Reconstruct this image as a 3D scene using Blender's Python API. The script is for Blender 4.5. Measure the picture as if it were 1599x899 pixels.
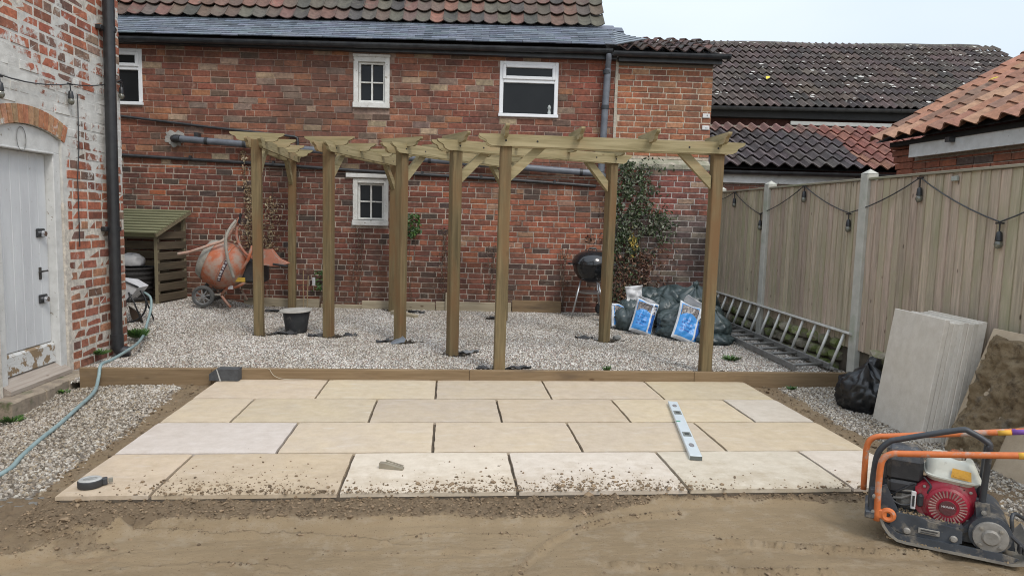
import bpy, math, random
import numpy as np
from mathutils import Matrix, Vector

sc = bpy.context.scene
for o in list(bpy.data.objects):
    bpy.data.objects.remove(o)
C = sc.collection
rnd = random.Random(7)
R = math.radians
PI = math.pi

# ------------------------------------------------------------------ camera
def camera():
    yaw, pitch, roll = -0.0936, -0.1003, 0.0267
    cy, sy = math.cos(yaw), math.sin(yaw)
    f = Vector((-sy*math.cos(pitch), cy*math.cos(pitch), math.sin(pitch)))
    r = Vector((cy, sy, 0)); u = r.cross(f)
    c, s = math.cos(roll), math.sin(roll)
    r2 = c*r + s*u; u2 = -s*r + c*u
    m = Matrix(((r2.x, u2.x, -f.x, 2.162), (r2.y, u2.y, -f.y, -5.844), (r2.z, u2.z, -f.z, 1.396), (0, 0, 0, 1)))
    cd = bpy.data.cameras.new('camera'); cam = bpy.data.objects.new('camera', cd)
    C.objects.link(cam); cam.matrix_world = m
    cd.sensor_width = 36; cd.lens = 36*1075.3/1599; cd.clip_start = 0.05; cd.clip_end = 500
    sc.camera = cam
camera()

# ------------------------------------------------------------------ world and sun: bright overcast
w = bpy.data.worlds.new('World'); sc.world = w; w.use_nodes = True
nt = w.node_tree; nt.nodes.clear()
out = nt.nodes.new('ShaderNodeOutputWorld'); bg = nt.nodes.new('ShaderNodeBackground'); bg2 = nt.nodes.new('ShaderNodeBackground')
sky = nt.nodes.new('ShaderNodeTexSky'); sky.sky_type = 'NISHITA'; sky.sun_disc = False
sky.sun_elevation = R(48); sky.sun_rotation = R(150); sky.air_density = 1.0; sky.dust_density = 3.0
bg.inputs['Strength'].default_value = 0.05
nt.links.new(sky.outputs[0], bg.inputs[0])
tc = nt.nodes.new('ShaderNodeTexCoord'); mp = nt.nodes.new('ShaderNodeMapping'); mp.inputs['Scale'].default_value = (1, 1, 2.2)
nz = nt.nodes.new('ShaderNodeTexNoise'); nz.inputs['Scale'].default_value = 1.3; nz.inputs['Detail'].default_value = 4
cr = nt.nodes.new('ShaderNodeValToRGB')
cr.color_ramp.elements[0].position = .32; cr.color_ramp.elements[0].color = (.66, .75, .855, 1)
cr.color_ramp.elements[1].position = .68; cr.color_ramp.elements[1].color = (.83, .89, .945, 1)
nt.links.new(tc.outputs['Generated'], mp.inputs[0]); nt.links.new(mp.outputs[0], nz.inputs['Vector'])
nt.links.new(nz.outputs[0], cr.inputs[0])
# an overcast sky is brightest overhead and falls off towards the horizon
sz = nt.nodes.new('ShaderNodeSeparateXYZ'); nt.links.new(tc.outputs['Generated'], sz.inputs[0])
zr = nt.nodes.new('ShaderNodeMapRange'); zr.inputs['From Min'].default_value = 0; zr.inputs['From Max'].default_value = 1; zr.inputs['To Min'].default_value = .74; zr.inputs['To Max'].default_value = 1.62
nt.links.new(sz.outputs[2], zr.inputs[0])
zm = nt.nodes.new('ShaderNodeMath'); zm.operation = 'MULTIPLY'; zm.inputs[1].default_value = 0.93; nt.links.new(zr.outputs[0], zm.inputs[0])
nt.links.new(cr.outputs[0], bg2.inputs[0]); nt.links.new(zm.outputs[0], bg2.inputs['Strength'])
ad = nt.nodes.new('ShaderNodeAddShader')
nt.links.new(bg.outputs[0], ad.inputs[0]); nt.links.new(bg2.outputs[0], ad.inputs[1]); nt.links.new(ad.outputs[0], out.inputs[0])
sd = bpy.data.lights.new('sun', 'SUN'); sd.energy = 1.45; sd.angle = R(14); sd.color = (1, .96, .9)
sun = bpy.data.objects.new('sun', sd); C.objects.link(sun)
sun.rotation_euler = (R(38), 0, R(28))        # light comes from behind and right of the camera
sc.view_settings.view_transform = 'Standard'; sc.view_settings.look = 'None'
sc.cycles.filter_width = 1.05
sc.view_settings.exposure = 0.08; sc.view_settings.gamma = 1.0

# ------------------------------------------------------------------ materials
def _n(nt, t, **k):
    n = nt.nodes.new(t)
    for a, b in k.items(): setattr(n, a, b)
    return n
def _s(node, **k):
    for a, b in k.items(): node.inputs[a.replace('_', ' ')].default_value = b
def rgba(c): return (c[0], c[1], c[2], 1)
def noise_out(nt, vec, scale, detail=4, rough=.6, stretch=None, out='Fac', dist=0):
    if stretch:
        m = _n(nt, 'ShaderNodeMapping'); m.inputs['Scale'].default_value = stretch
        nt.links.new(vec, m.inputs[0]); vec = m.outputs[0]
    t = _n(nt, 'ShaderNodeTexNoise'); _s(t, Scale=scale, Detail=detail, Roughness=rough, Distortion=dist)
    nt.links.new(vec, t.inputs['Vector'])
    return t.outputs[out]
def ramp(nt, x, a, b, ca=(0, 0, 0), cb=(1, 1, 1)):
    r = _n(nt, 'ShaderNodeValToRGB'); r.color_ramp.elements[0].position = a; r.color_ramp.elements[1].position = b
    r.color_ramp.elements[0].color = rgba(ca); r.color_ramp.elements[1].color = rgba(cb)
    nt.links.new(x, r.inputs[0]); return r.outputs[0]
def mixc(nt, f, a, b, mode='MIX'):
    m = _n(nt, 'ShaderNodeMix', data_type='RGBA', blend_type=mode)
    if isinstance(f, (int, float)): m.inputs[0].default_value = f
    else: nt.links.new(f, m.inputs[0])
    for i, v in ((6, a), (7, b)):
        if isinstance(v, tuple): m.inputs[i].default_value = rgba(v)
        else: nt.links.new(v, m.inputs[i])
    return m.outputs[2]
def mathn(nt, op, a, b=0.0, c=None, clamp=False):
    m = _n(nt, 'ShaderNodeMath', operation=op, use_clamp=clamp)
    for i, v in enumerate((a, b) if c is None else (a, b, c)):
        if isinstance(v, (int, float)): m.inputs[i].default_value = v
        else: nt.links.new(v, m.inputs[i])
    return m.outputs[0]
def base(name, rough=.8, metal=0, spec=.5):
    m = bpy.data.materials.new(name); m.use_nodes = True; nt = m.node_tree
    b = nt.nodes['Principled BSDF']; _s(b, Roughness=rough, Metallic=metal); b.inputs['Specular IOR Level'].default_value = spec
    return m, nt, b
def bump(nt, b, h, strength=.3, dist=.01):
    n = _n(nt, 'ShaderNodeBump'); _s(n, Strength=strength, Distance=dist)
    nt.links.new(h, n.inputs['Height']); nt.links.new(n.outputs[0], b.inputs['Normal'])
def srcnode(nt, src):
    if src == 'obj': return _n(nt, 'ShaderNodeObjectInfo').outputs['Color']
    if src == 'vert':
        a = _n(nt, 'ShaderNodeAttribute', attribute_name='col'); return a.outputs['Color']
    return None
def M(name, c1, c2=None, scale=8, rough=.8, metal=0, spec=.5, bmp=.3, bdist=.01, detail=5, stretch=None, local=False,
      c3=None, s3=3, t3=(.5, .65), src=None, bscale=None, lo=.35, hi=.65, rvar=0):
    """general noisy surface: c1..c2 by noise, optional stain c3, optional tint by object or vertex colour"""
    m, nt, b = base(name, rough, metal, spec)
    vec = _n(nt, 'ShaderNodeTexCoord').outputs['Object'] if local else _n(nt, 'ShaderNodeNewGeometry').outputs['Position']
    f = noise_out(nt, vec, scale, detail, stretch=stretch)
    col = ramp(nt, f, lo, hi, c1, c2 or tuple(x*.75 for x in c1))
    if c3:
        g = noise_out(nt, vec, s3, 5, .65); col = mixc(nt, ramp(nt, g, *t3), col, c3)
    if src: col = mixc(nt, 1.0, col, srcnode(nt, src), 'MULTIPLY')
    nt.links.new(col, b.inputs['Base Color'])
    if bmp:
        h = noise_out(nt, vec, bscale or scale*2.5, 6, .65, stretch=stretch)
        bump(nt, b, h, bmp, bdist)
    if rvar:
        r = noise_out(nt, vec, scale*.7, 4)
        nt.links.new(mathn(nt, 'MULTIPLY_ADD', r, rvar*2, rough-rvar, clamp=True), b.inputs['Roughness'])
    return m

def wall_mat(name, src=None, mortar=None, paint=0, smear=.0, smearc=(.5, .46, .4), zpaint=None, dark=0, dirt=0):
    """brick or mortar: world-space weathering, streaky lime smears, remains of limewash where the wall has it"""
    m, nt, b = base(name, .92, 0, .25)
    pos = _n(nt, 'ShaderNodeNewGeometry').outputs['Position']
    col = srcnode(nt, src) if src else None
    if col is None:
        col = ramp(nt, noise_out(nt, pos, 14, 5), .3, .7, tuple(x*.78 for x in mortar), mortar)
    n1 = noise_out(nt, pos, 26, 6, .7)
    col = mixc(nt, 1.0, col, ramp(nt, n1, .25, .7, (.50, .49, .50), (1.25, 1.22, 1.18)), 'MULTIPLY')
    n2 = noise_out(nt, pos, 5.5, 6, .75)
    col = mixc(nt, ramp(nt, n2, .60, .74, (0, 0, 0), (smear, smear, smear)), col, smearc)
    n3 = noise_out(nt, pos, 2.2, 5, .7)
    if dirt:
        n4 = noise_out(nt, pos, 1.15, 6, .72, stretch=(1, 1, .7)); col = mixc(nt, ramp(nt, n4, .44, .66, (0, 0, 0), (dirt, dirt, dirt)), col, (.105, .072, .060))
        n5 = noise_out(nt, pos, 1.7, 7, .78, stretch=(.8, .8, 1.6)); col = mixc(nt, ramp(nt, n5, .57, .72, (0, 0, 0), (dirt*.8, dirt*.8, dirt*.8)), col, (.36, .27, .22))
    if dark: col = mixc(nt, ramp(nt, n3, .48, .66, (0, 0, 0), (dark, dark, dark)), col, (.045, .04, .038))
    if zpaint:
        sx = _n(nt, 'ShaderNodeSeparateXYZ'); nt.links.new(pos, sx.inputs[0]); z = sx.outputs[2]
        z0, z1, z2, z3 = zpaint
        up = _n(nt, 'ShaderNodeMapRange'); _s(up, From_Min=z0, From_Max=z1, To_Min=-.22, To_Max=.14); nt.links.new(z, up.inputs[0])
        dn = _n(nt, 'ShaderNodeMapRange'); _s(dn, From_Min=z2, From_Max=z3, To_Min=0, To_Max=-.20); nt.links.new(z, dn.inputs[0])
        big = noise_out(nt, pos, 2.6, 7, .68)
        fine = noise_out(nt, pos, 22, 6, .75)
        t = mathn(nt, 'ADD', mathn(nt, 'ADD', big, up.outputs[0]), dn.outputs[0])
        t = mathn(nt, 'ADD', t, mathn(nt, 'MULTIPLY_ADD', fine, .34, -.17))
        t = mathn(nt, 'ADD', t, paint)
        wh = ramp(nt, noise_out(nt, pos, 9, 5), .3, .7, (.46, .45, .42), (.66, .65, .61))
        col = mixc(nt, ramp(nt, t, .47, .53), col, wh)
    if src: col = mixc(nt, 1.0, col, (.98, .985, .90), 'MULTIPLY') if not zpaint else col
    nt.links.new(col, b.inputs['Base Color'])
    bump(nt, b, noise_out(nt, pos, 70, 5, .7), .45, .006)
    return m

def wood_mat(name, c1, c2, axis='x', c3=None, t3=(.55, .7), src=None, rough=.8, knots=True, gs=1.0, kd=(.10, .06, .03)):
    m, nt, b = base(name, rough, 0, .3)
    vec = _n(nt, 'ShaderNodeTexCoord').outputs['Object']
    # shift the grain from one piece to the next
    oi = _n(nt, 'ShaderNodeObjectInfo'); cmb = _n(nt, 'ShaderNodeCombineXYZ')
    r = mathn(nt, 'MULTIPLY', oi.outputs['Random'], 37.0)
    for i in range(3): nt.links.new(r, cmb.inputs[i])
    ad = _n(nt, 'ShaderNodeVectorMath', operation='ADD'); nt.links.new(vec, ad.inputs[0]); nt.links.new(cmb.outputs[0], ad.inputs[1]); vec = ad.outputs[0]
    st = {'x': (.06, 1, 1), 'y': (1, .06, 1), 'z': (1, 1, .06)}[axis]
    g = noise_out(nt, vec, 38*gs, 5, .6, stretch=st, dist=.6)
    col = ramp(nt, g, .32, .68, c1, c2)
    st2 = {'x': (.25, 1, 1), 'y': (1, .25, 1), 'z': (1, 1, .25)}[axis]
    big = noise_out(nt, vec, 5*gs, 4, .6, stretch=st2)
    if c3: col = mixc(nt, ramp(nt, big, *t3), col, c3)
    if knots:
        v = _n(nt, 'ShaderNodeTexVoronoi'); _s(v, Scale=7*gs)
        mpn = _n(nt, 'ShaderNodeMapping'); mpn.inputs['Scale'].default_value = tuple(.45 if s < 1 else 1 for s in st)
        nt.links.new(vec, mpn.inputs[0]); nt.links.new(mpn.outputs[0], v.inputs['Vector'])
        col = mixc(nt, ramp(nt, v.outputs['Distance'], .05, .10, (.85, .85, .85), (0, 0, 0)), col, kd)
    if src: col = mixc(nt, 1.0, col, srcnode(nt, src), 'MULTIPLY')
    nt.links.new(col, b.inputs['Base Color'])
    bump(nt, b, g, .35, .004)
    return m

# ------------------------------------------------------------------ mesh helpers
class MB:
    def __init__(s): s.v = []; s.f = []; s.c = []
    def add(s, vs, fs, col=None):
        n = len(s.v); s.v += [tuple(v) for v in vs]; s.f += [tuple(i+n for i in f) for f in fs]
        s.c += [col]*len(fs); return s
    def box(s, x0, x1, y0, y1, z0, z1, col=None, mt=None):
        vs = [(x, y, z) for z in (z0, z1) for y in (y0, y1) for x in (x0, x1)]
        if mt is not None: vs = [tuple(mt @ Vector(v)) for v in vs]
        return s.add(vs, [(0, 2, 3, 1), (4, 5, 7, 6), (0, 1, 5, 4), (2, 6, 7, 3), (0, 4, 6, 2), (1, 3, 7, 5)], col)
    def cbox(s, x0, x1, y0, y1, z0, z1, b=.004, mt=None, col=None):
        """box with all edges bevelled"""
        vs = []; fs = []
        X = (x0, x0+b, x1-b, x1); Y = (y0, y0+b, y1-b, y1); Z = (z0, z0+b, z1-b, z1)
        idx = {}
        def V(i, j, k):
            key = (i, j, k)
            if key not in idx: idx[key] = len(vs); vs.append((X[i], Y[j], Z[k]))
            return idx[key]
        for i in (0, 3): fs.append([V(i, 1, 1), V(i, 2, 1), V(i, 2, 2), V(i, 1, 2)][::1 if i else -1])
        for j in (0, 3): fs.append([V(1, j, 1), V(2, j, 1), V(2, j, 2), V(1, j, 2)][::-1 if j else 1])
        for k in (0, 3): fs.append([V(1, 1, k), V(2, 1, k), V(2, 2, k), V(1, 2, k)][::1 if k else -1])
        e = {0: 1, 3: 2}
        for i in (0, 3):
            for j in (0, 3): fs.append([V(i, e[j], 1), V(i, e[j], 2), V(e[i], j, 2), V(e[i], j, 1)][::1 if (i == j) else -1])
        for i in (0, 3):
            for k in (0, 3): fs.append([V(i, 1, e[k]), V(i, 2, e[k]), V(e[i], 2, k), V(e[i], 1, k)][::-1 if (i == k) else 1])
        for j in (0, 3):
            for k in (0, 3): fs.append([V(1, j, e[k]), V(2, j, e[k]), V(2, e[j], k), V(1, e[j], k)][::1 if (j == k) else -1])
        for i in (0, 3):
            for j in (0, 3):
                for k in (0, 3):
                    par = (i == 3) ^ (j == 3) ^ (k == 3)
                    fs.append([V(i, e[j], e[k]), V(e[i], j, e[k]), V(e[i], e[j], k)][::1 if par else -1])
        if mt is not None: vs = [tuple(mt @ Vector(v)) for v in vs]
        return s.add(vs, [tuple(f) for f in fs], col)
    def tube(s, path, r, n=8, closed=False, col=None):
        P = [Vector(p) for p in path]; m = len(P); vs = []; fs = []
        rr = r if isinstance(r, (list, tuple)) else [r]*m
        prev = None
        for i in range(m):
            if closed: t = P[(i+1) % m]-P[i-1]
            else: t = P[min(i+1, m-1)]-P[max(i-1, 0)]
            t.normalize()
            if prev is None:
                a = Vector((0, 0, 1)) if abs(t.z) < .9 else Vector((1, 0, 0))
                u = t.cross(a).normalized()
            else:
                u = (prev - t*prev.dot(t)).normalized()
            prev = u; v = t.cross(u)
            for k in range(n):
                a = 2*PI*k/n; vs.append(tuple(P[i]+rr[i]*(math.cos(a)*u+math.sin(a)*v)))
        for i in range(m if closed else m-1):
            j = (i+1) % m
            for k in range(n):
                l = (k+1) % n; fs.append((i*n+k, i*n+l, j*n+l, j*n+k))
        if not closed: fs.append(tuple(range(n))[::-1]); fs.append(tuple((m-1)*n+k for k in range(n)))
        return s.add(vs, fs, col)
    def lathe(s, prof, n=24, mt=None, cap=True, col=None):
        vs = []; fs = []
        for r, z in prof:
            for k in range(n):
                a = 2*PI*k/n; vs.append((r*math.cos(a), r*math.sin(a), z))
        for i in range(len(prof)-1):
            for k in range(n):
                l = (k+1) % n; fs.append((i*n+k, i*n+l, (i+1)*n+l, (i+1)*n+k))
        if cap: fs.append(tuple(range(n))[::-1]); fs.append(tuple((len(prof)-1)*n+k for k in range(n)))
        if mt is not None: vs = [tuple(mt @ Vector(v)) for v in vs]
        return s.add(vs, fs, col)
    def prism(s, poly, a, b, plane='xz', mt=None, col=None):
        """extrude a 2D outline between depths a and b"""
        def P(p, d): return (p[0], d, p[1]) if plane == 'xz' else ((p[0], p[1], d) if plane == 'xy' else (d, p[0], p[1]))
        n = len(poly); vs = [P(p, a) for p in poly]+[P(p, b) for p in poly]
        if mt is not None: vs = [tuple(mt @ Vector(v)) for v in vs]
        fs = [tuple(range(n)), tuple(range(2*n-1, n-1, -1))]+[(i, i+n, (i+1) % n+n, (i+1) % n) for i in range(n)]
        return s.add(vs, fs, col)
    def ico(s, c, r, sub=1, col=None, jit=.25, rg=rnd, mt=None):
        V0, F0 = ICO[sub]
        s.add([tuple(c[i]+(r[i] if isinstance(r, (tuple, list)) else r)*v[i]*(1+rg.uniform(-jit, jit)) for i in range(3)) for v in V0], F0, col)
        return s
    def mesh(s, name, fixn=True):
        me = bpy.data.meshes.new(name); me.from_pydata(s.v, [], s.f); me.update()
        if any(c is not None for c in s.c):
            at = me.color_attributes.new('col', 'FLOAT_COLOR', 'CORNER')
            buf = []
            for f, c in zip(s.f, s.c): buf += [*(c or (.5, .5, .5)), 1.0]*len(f)
            at.data.foreach_set('color', buf)
        if fixn:
            import bmesh
            bm = bmesh.new(); bm.from_mesh(me); bmesh.ops.recalc_face_normals(bm, faces=bm.faces); bm.to_mesh(me); bm.free()
        return me
    def build(s, name, mat, parent=None, smooth=False, mt=None, loc=None, rot=None):
        me = s.mesh(name)
        if mat: me.materials.append(mat)
        if smooth: shade(me, smooth)
        return link(name, me, parent, mt, loc, rot)
def shade(me, ang=True):
    me.shade_smooth()
    if ang is not True: 
        try: me.set_sharp_from_angle(angle=R(ang))
        except Exception: pass
def link(name, me, parent=None, mt=None, loc=None, rot=None):
    o = bpy.data.objects.new(name, me); C.objects.link(o)
    if parent: o.parent = parent
    if mt is not None: o.matrix_local = mt
    if loc: o.location = loc
    if rot: o.rotation_euler = rot
    return o
def thing(name, label, cat, loc=(0, 0, 0), rz=0, group=None, rot=None):
    o = bpy.data.objects.new(name, None); o.empty_display_size = .1; C.objects.link(o)
    o.location = loc; o.rotation_euler = rot or (0, 0, rz)
    return tag(o, label, cat, group)
def tag(o, label, cat, group=None):
    o['label'] = label; o['category'] = cat
    if group: o['group'] = group
    return o
def struct(o): o['kind'] = 'structure'; return o
def stuff(o, label=None, cat=None):
    o['kind'] = 'stuff'
    if label: o['label'] = label
    if cat: o['category'] = cat
    return o
def kids(o): return [c for c in bpy.data.objects if c.parent == o]
def dup(root, loc=None, rot=None, label=None, scale=None):
    r = root.copy(); C.objects.link(r)
    if loc: r.location = loc
    if rot is not None: r.rotation_euler = rot
    if scale: r.scale = scale
    if label: r['label'] = label
    for ch in kids(root):
        c = ch.copy(); C.objects.link(c); c.parent = r
        for g in kids(ch):
            d = g.copy(); C.objects.link(d); d.parent = c
    return r
def _ico():
    import bmesh
    res = {}
    for sub in (1, 2, 3):
        bm = bmesh.new(); bmesh.ops.create_icosphere(bm, subdivisions=sub, radius=1)
        bm.verts.ensure_lookup_table()
        res[sub] = ([tuple(v.co) for v in bm.verts], [tuple(v.index for v in f.verts) for f in bm.faces]); bm.free()
    return res
ICO = _ico()
# cheap numpy value noise on 2-D arrays
def vnoise(x, y, seed=0):
    xi = np.floor(x).astype(np.int64); yi = np.floor(y).astype(np.int64); fx = x-xi; fy = y-yi
    fx = fx*fx*(3-2*fx); fy = fy*fy*(3-2*fy)
    def h(a, b):
        n = (a*374761393 + b*668265263 + seed*69069) & 0x7fffffff
        n = ((n ^ (n >> 13))*1274126177) & 0x7fffffff
        return ((n ^ (n >> 16)) & 0xffff)/65535.0
    return (h(xi, yi)*(1-fx)+h(xi+1, yi)*fx)*(1-fy)+(h(xi, yi+1)*(1-fx)+h(xi+1, yi+1)*fx)*fy
def fbm(x, y, oct=4, seed=0):
    a = 0; amp = .5; t = 0
    for i in range(oct):
        a = a+amp*vnoise(x*2**i, y*2**i, seed+i*17); t += amp; amp *= .5
    return a/t
def sstep(a, b, x): 
    t = np.clip((np.asarray(x, float)-a)/(b-a), 0, 1); return t*t*(3-2*t)
def grid_mesh(name, X, Y, Z, mat, smooth=True, attrs=None):
    ny, nx = X.shape
    vs = np.stack([X.ravel(), Y.ravel(), Z.ravel()], 1)
    i = np.arange(nx*ny).reshape(ny, nx)
    q = np.stack([i[:-1, :-1].ravel(), i[:-1, 1:].ravel(), i[1:, 1:].ravel(), i[1:, :-1].ravel()], 1)
    me = bpy.data.meshes.new(name); me.from_pydata(vs.tolist(), [], q.tolist()); me.update()
    if attrs:
        for k, a in attrs.items():
            at = me.attributes.new(k, 'FLOAT', 'POINT'); at.data.foreach_set('value', np.ascontiguousarray(a.ravel(), dtype=np.float32))
    me.materials.append(mat)
    if smooth: me.shade_smooth()
    return link(name, me)
def seg_dist(X, Y, pts):
    d = np.full(X.shape, 1e9); side = np.zeros(X.shape)
    for (ax, ay), (bx, by) in zip(pts[:-1], pts[1:]):
        vx, vy = bx-ax, by-ay; L = vx*vx+vy*vy
        t = np.clip(((X-ax)*vx+(Y-ay)*vy)/L, 0, 1)
        dx = X-ax-t*vx; dy = Y-ay-t*vy; dd = np.hypot(dx, dy); s = vx*dy-vy*dx
        m = dd < d; d = np.where(m, dd, d); side = np.where(m, np.sign(s), side)
    return d, side
# ------------------------------------------------------------------ ground
def gz(x, y):
    x = np.asarray(x, float); y = np.asarray(y, float)
    return .07+.013*y+.10*sstep(0.2, 1.3, -x)*sstep(1.0, 3.2, y)-.10*sstep(.45, .95, -x)*sstep(1.9, .9, y)
def gzf(x, y): return float(gz(x, y))

soil = M('soil', (.10, .07, .045), (.17, .125, .08), 6, .95, bmp=.6, bdist=.02)
gm = MB(); gm.add([(-120, -60, -.16), (120, -60, -.16), (120, 160, -.16), (-120, 160, -.16)], [(0, 1, 2, 3)])
struct(gm.build('ground', soil))

# screeded sand in front, a dirt strip round the slabs, all one sheet with real relief
sandm, nt, b = base('sand', .95, 0, .2)
pos = _n(nt, 'ShaderNodeNewGeometry').outputs['Position']
at = _n(nt, 'ShaderNodeAttribute', attribute_name='rough')
c = ramp(nt, noise_out(nt, pos, 2.2, 5, .6), .3, .7, (.315, .235, .143), (.245, .18, .108))
c = mixc(nt, ramp(nt, noise_out(nt, pos, 9, 6, .7), .5, .75), c, (.345, .278, .195))
c = mixc(nt, ramp(nt, noise_out(nt, pos, 3.1, 5, .7, stretch=(.4, 1.6, 1)), .56, .72), c, (.275, .19, .11))
rr = mathn(nt, 'ADD', at.outputs['Fac'], mathn(nt, 'MULTIPLY_ADD', noise_out(nt, pos, 25, 5, .7), .6, -.3))
c = mixc(nt, ramp(nt, rr, .4, .9), c, (.185, .135, .086))
c = mixc(nt, ramp(nt, noise_out(nt, pos, 160, 3, .6), .62, .72), c, (.14, .09, .055))
nt.links.new(c, b.inputs['Base Color'])
hh = mathn(nt, 'ADD', mathn(nt, 'MULTIPLY', noise_out(nt, pos, 18, 6, .7, stretch=(.6, 1.5, 1)), 1.6), noise_out(nt, pos, 150, 6, .8))
bump(nt, b, hh, .85, .009)

EDGE = [(-.4, -3.0), (0.2, -2.86), (0.35, -2.74), (0.55, -2.64), (0.8, -2.62), (1.26, -2.63), (1.76, -2.66), (2.184, -2.64), (2.6, -2.69), (2.811, -2.68), (3.153, -2.564), (3.3, -2.48), (3.7, -2.485), (4.3, -2.53), (4.8, -2.55), (6, -2.6)]
RIDGES = [  # polyline, width, height, one-sided step
 ([(2.40, -3.32), (2.444, -3.188), (2.514, -3.036), (2.65, -2.862), (2.826, -2.722), (3.073, -2.63), (3.351, -2.58)], .018, .006, -1),
 ([(0.689, -2.70), (0.857, -2.715), (1.205, -2.76), (1.315, -2.751), (1.619, -2.80), (1.9, -2.85)], .03, .016, 1),
 ([(0.1, -3.1), (0.359, -2.978), (0.47, -2.912), (0.576, -2.818), (0.695, -2.70)], .04, .024, 1),
 ([(3.383, -2.92), (3.541, -2.907), (3.794, -2.954), (4.07, -3.007), (4.4, -3.05)], .022, .010, -1),
 ([(2.896, -3.079), (3.137, -3.116), (3.404, -3.154), (3.813, -3.187)], .020, .009, -1),
 ([(1.75, -2.79), (2.2, -2.77), (2.55, -2.80)], .015, .006, 1),
 ([(1.6, -2.93), (2.1, -2.95), (2.45, -2.94)], .02, .004, -1),
 ([(0.9, -3.02), (1.25, -3.0), (1.5, -3.04)], .02, .005, 1),
 ([(0.2, -2.75), (0.5, -2.69), (0.75, -2.66)], .03, .012, 1)]
def sand_h(X, Y):
    edge = np.interp(X, [p[0] for p in EDGE], [p[1] for p in EDGE])+.05*(fbm(X*7, Y*0+3, 3, 5)-.5)
    front = sstep(-2.30, -2.40, Y)
    rough = sstep(0, .05, Y-edge)                       # 1 = loose crumbly band, 0 = smooth screed
    wig = fbm(X*3+9, Y*6, 3, 11)
    left = sstep(1.15, .5, X+.35*(wig-.5)*2)*sstep(-3.2, -2.8, Y)*sstep(.40, .54, fbm(X*6+Y*2, Y*6-X*2, 4, 91))*.75   # trodden, broken left end
    rough = np.clip(np.maximum(rough, left), 0, 1)
    z = -.052+.010*(fbm(X*1.3, Y*2.2, 3, 2)-.5)
    z = z-.012*sstep(0, .04, edge-Y)*front+.012*sstep(.2, .0, np.abs(Y-edge-.07))*.0
    lump = fbm(X*40, Y*40, 4, 21)**1.5
    z = z+rough*front*(.010+.050*(lump-.26)+.012*(fbm(X*12, Y*14, 3, 8)-.4))
    z = z+(1-rough)*.0028*(fbm(X*50, Y*70, 3, 31)-.5)+(1-rough)*.010*(fbm(X*2.4, Y*14, 3, 33)-.5)+.004*(fbm(X*9, Y*26, 3, 37)-.5)
    for pts, wd, h, sg in RIDGES:
        jx = .02*(fbm(X*9, Y*9, 3, 44)-.5)
        d, s = seg_dist(X, Y+jx, pts)
        amp = .25+.9*fbm(X*9+Y*3, Y*11-X*2, 4, 61)
        fall = np.exp(-(d/wd)**2)
        far = np.exp(-(d/(wd*3.2))**2)
        z = z+2.3*h*fall*amp-2.1*h*far*(s*sg > 0)*(.6+.8*fbm(X*5, Y*5, 3, 63))
        rough = np.maximum(rough, .6*fall*sstep(.38, .62, fbm(X*22+Y*5, Y*26-X*6, 4, 72)))
    scuff = sstep(.69, .80, fbm(X*6+3, Y*22, 4, 51))*sstep(-2.7, -2.9, Y)
    z = z+scuff*.016*(fbm(X*60, Y*60, 2, 52)-.30); rough = np.maximum(rough, scuff*.45)
    return z, rough
xs = np.arange(-.5, 5.9, .0095); ys = np.arange(-3.75, -2.39, .0095)
X, Y = np.meshgrid(xs, ys); Z, RG = sand_h(X, Y)
struct(grid_mesh('sand', X, Y, Z, sandm, attrs={'rough': RG}))
xs = np.arange(-1.0, 5.9, .03); ys = np.arange(-2.39, .02, .03)
X, Y = np.meshgrid(xs, ys); Z = -.052+.02*(fbm(X*9, Y*9, 4, 3)-.5)+.01*(fbm(X*40, Y*40, 2, 3)-.5)
Z[0, :] = sand_h(X[:1], Y[:1])[0]
under = (X > .40) & (X < 4.70) & (Y > -2.3) & (Y < -.05); Z = np.where(under, -.075, Z); Z = Z-.12*sstep(-.15, -.4, X)
RG = .45+.4*(fbm(X*6, Y*6, 3, 5))
struct(grid_mesh('dirt_strip', X, Y, Z, sandm, attrs={'rough': RG}))
xs = np.arange(-6, 12, .2); ys = np.arange(-12, -3.5, .2)
X, Y = np.meshgrid(xs, ys); Z = -.066+.012*(fbm(X, Y, 3, 9)-.5)
struct(grid_mesh('sand', X, Y, Z, sandm, attrs={'rough': X*0+.2}))

# loose clods, thickest along the front edge of the slabs
clodm = M('loose_soil', (.225, .165, .105), (.14, .098, .06), 30, .97, bmp=0, src='vert')
def clods(name, pts, label):
    rg = random.Random(5); V = []; F = []; Cc = []
    V0 = np.array(ICO[1][0]); F0 = np.array(ICO[1][1]); n0 = len(V0)
    r2 = np.random.RandomState(4)
    mb_v = []; mb_f = []; col = []
    for i, (x, y, z, s) in enumerate(pts):
        v = V0*(1+r2.uniform(-.35, .35, (n0, 1)))*np.array([s*r2.uniform(.8, 1.5), s*r2.uniform(.7, 1.2), s*r2.uniform(.45, .8)])
        a = r2.uniform(0, 6.3); ca, sa = math.cos(a), math.sin(a)
        v = np.stack([v[:, 0]*ca-v[:, 1]*sa+x, v[:, 0]*sa+v[:, 1]*ca+y, v[:, 2]+z+s*.25], 1)
        mb_v.append(v); mb_f.append(F0+i*n0); k = r2.uniform(.6, 1.5); col.append(np.tile([k, k*.98, k*.95, 1], (len(F0)*3, 1)))
    me = bpy.data.meshes.new(name); me.from_pydata(np.concatenate(mb_v).tolist(), [], np.concatenate(mb_f).tolist())
    at = me.color_attributes.new('col', 'FLOAT_COLOR', 'CORNER'); at.data.foreach_set('color', np.concatenate(col).ravel().astype(np.float32))
    me.materials.append(clodm); o = link(name, me); return stuff(o, label, 'soil')
rs = np.random.RandomState(3)
pts = []
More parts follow.
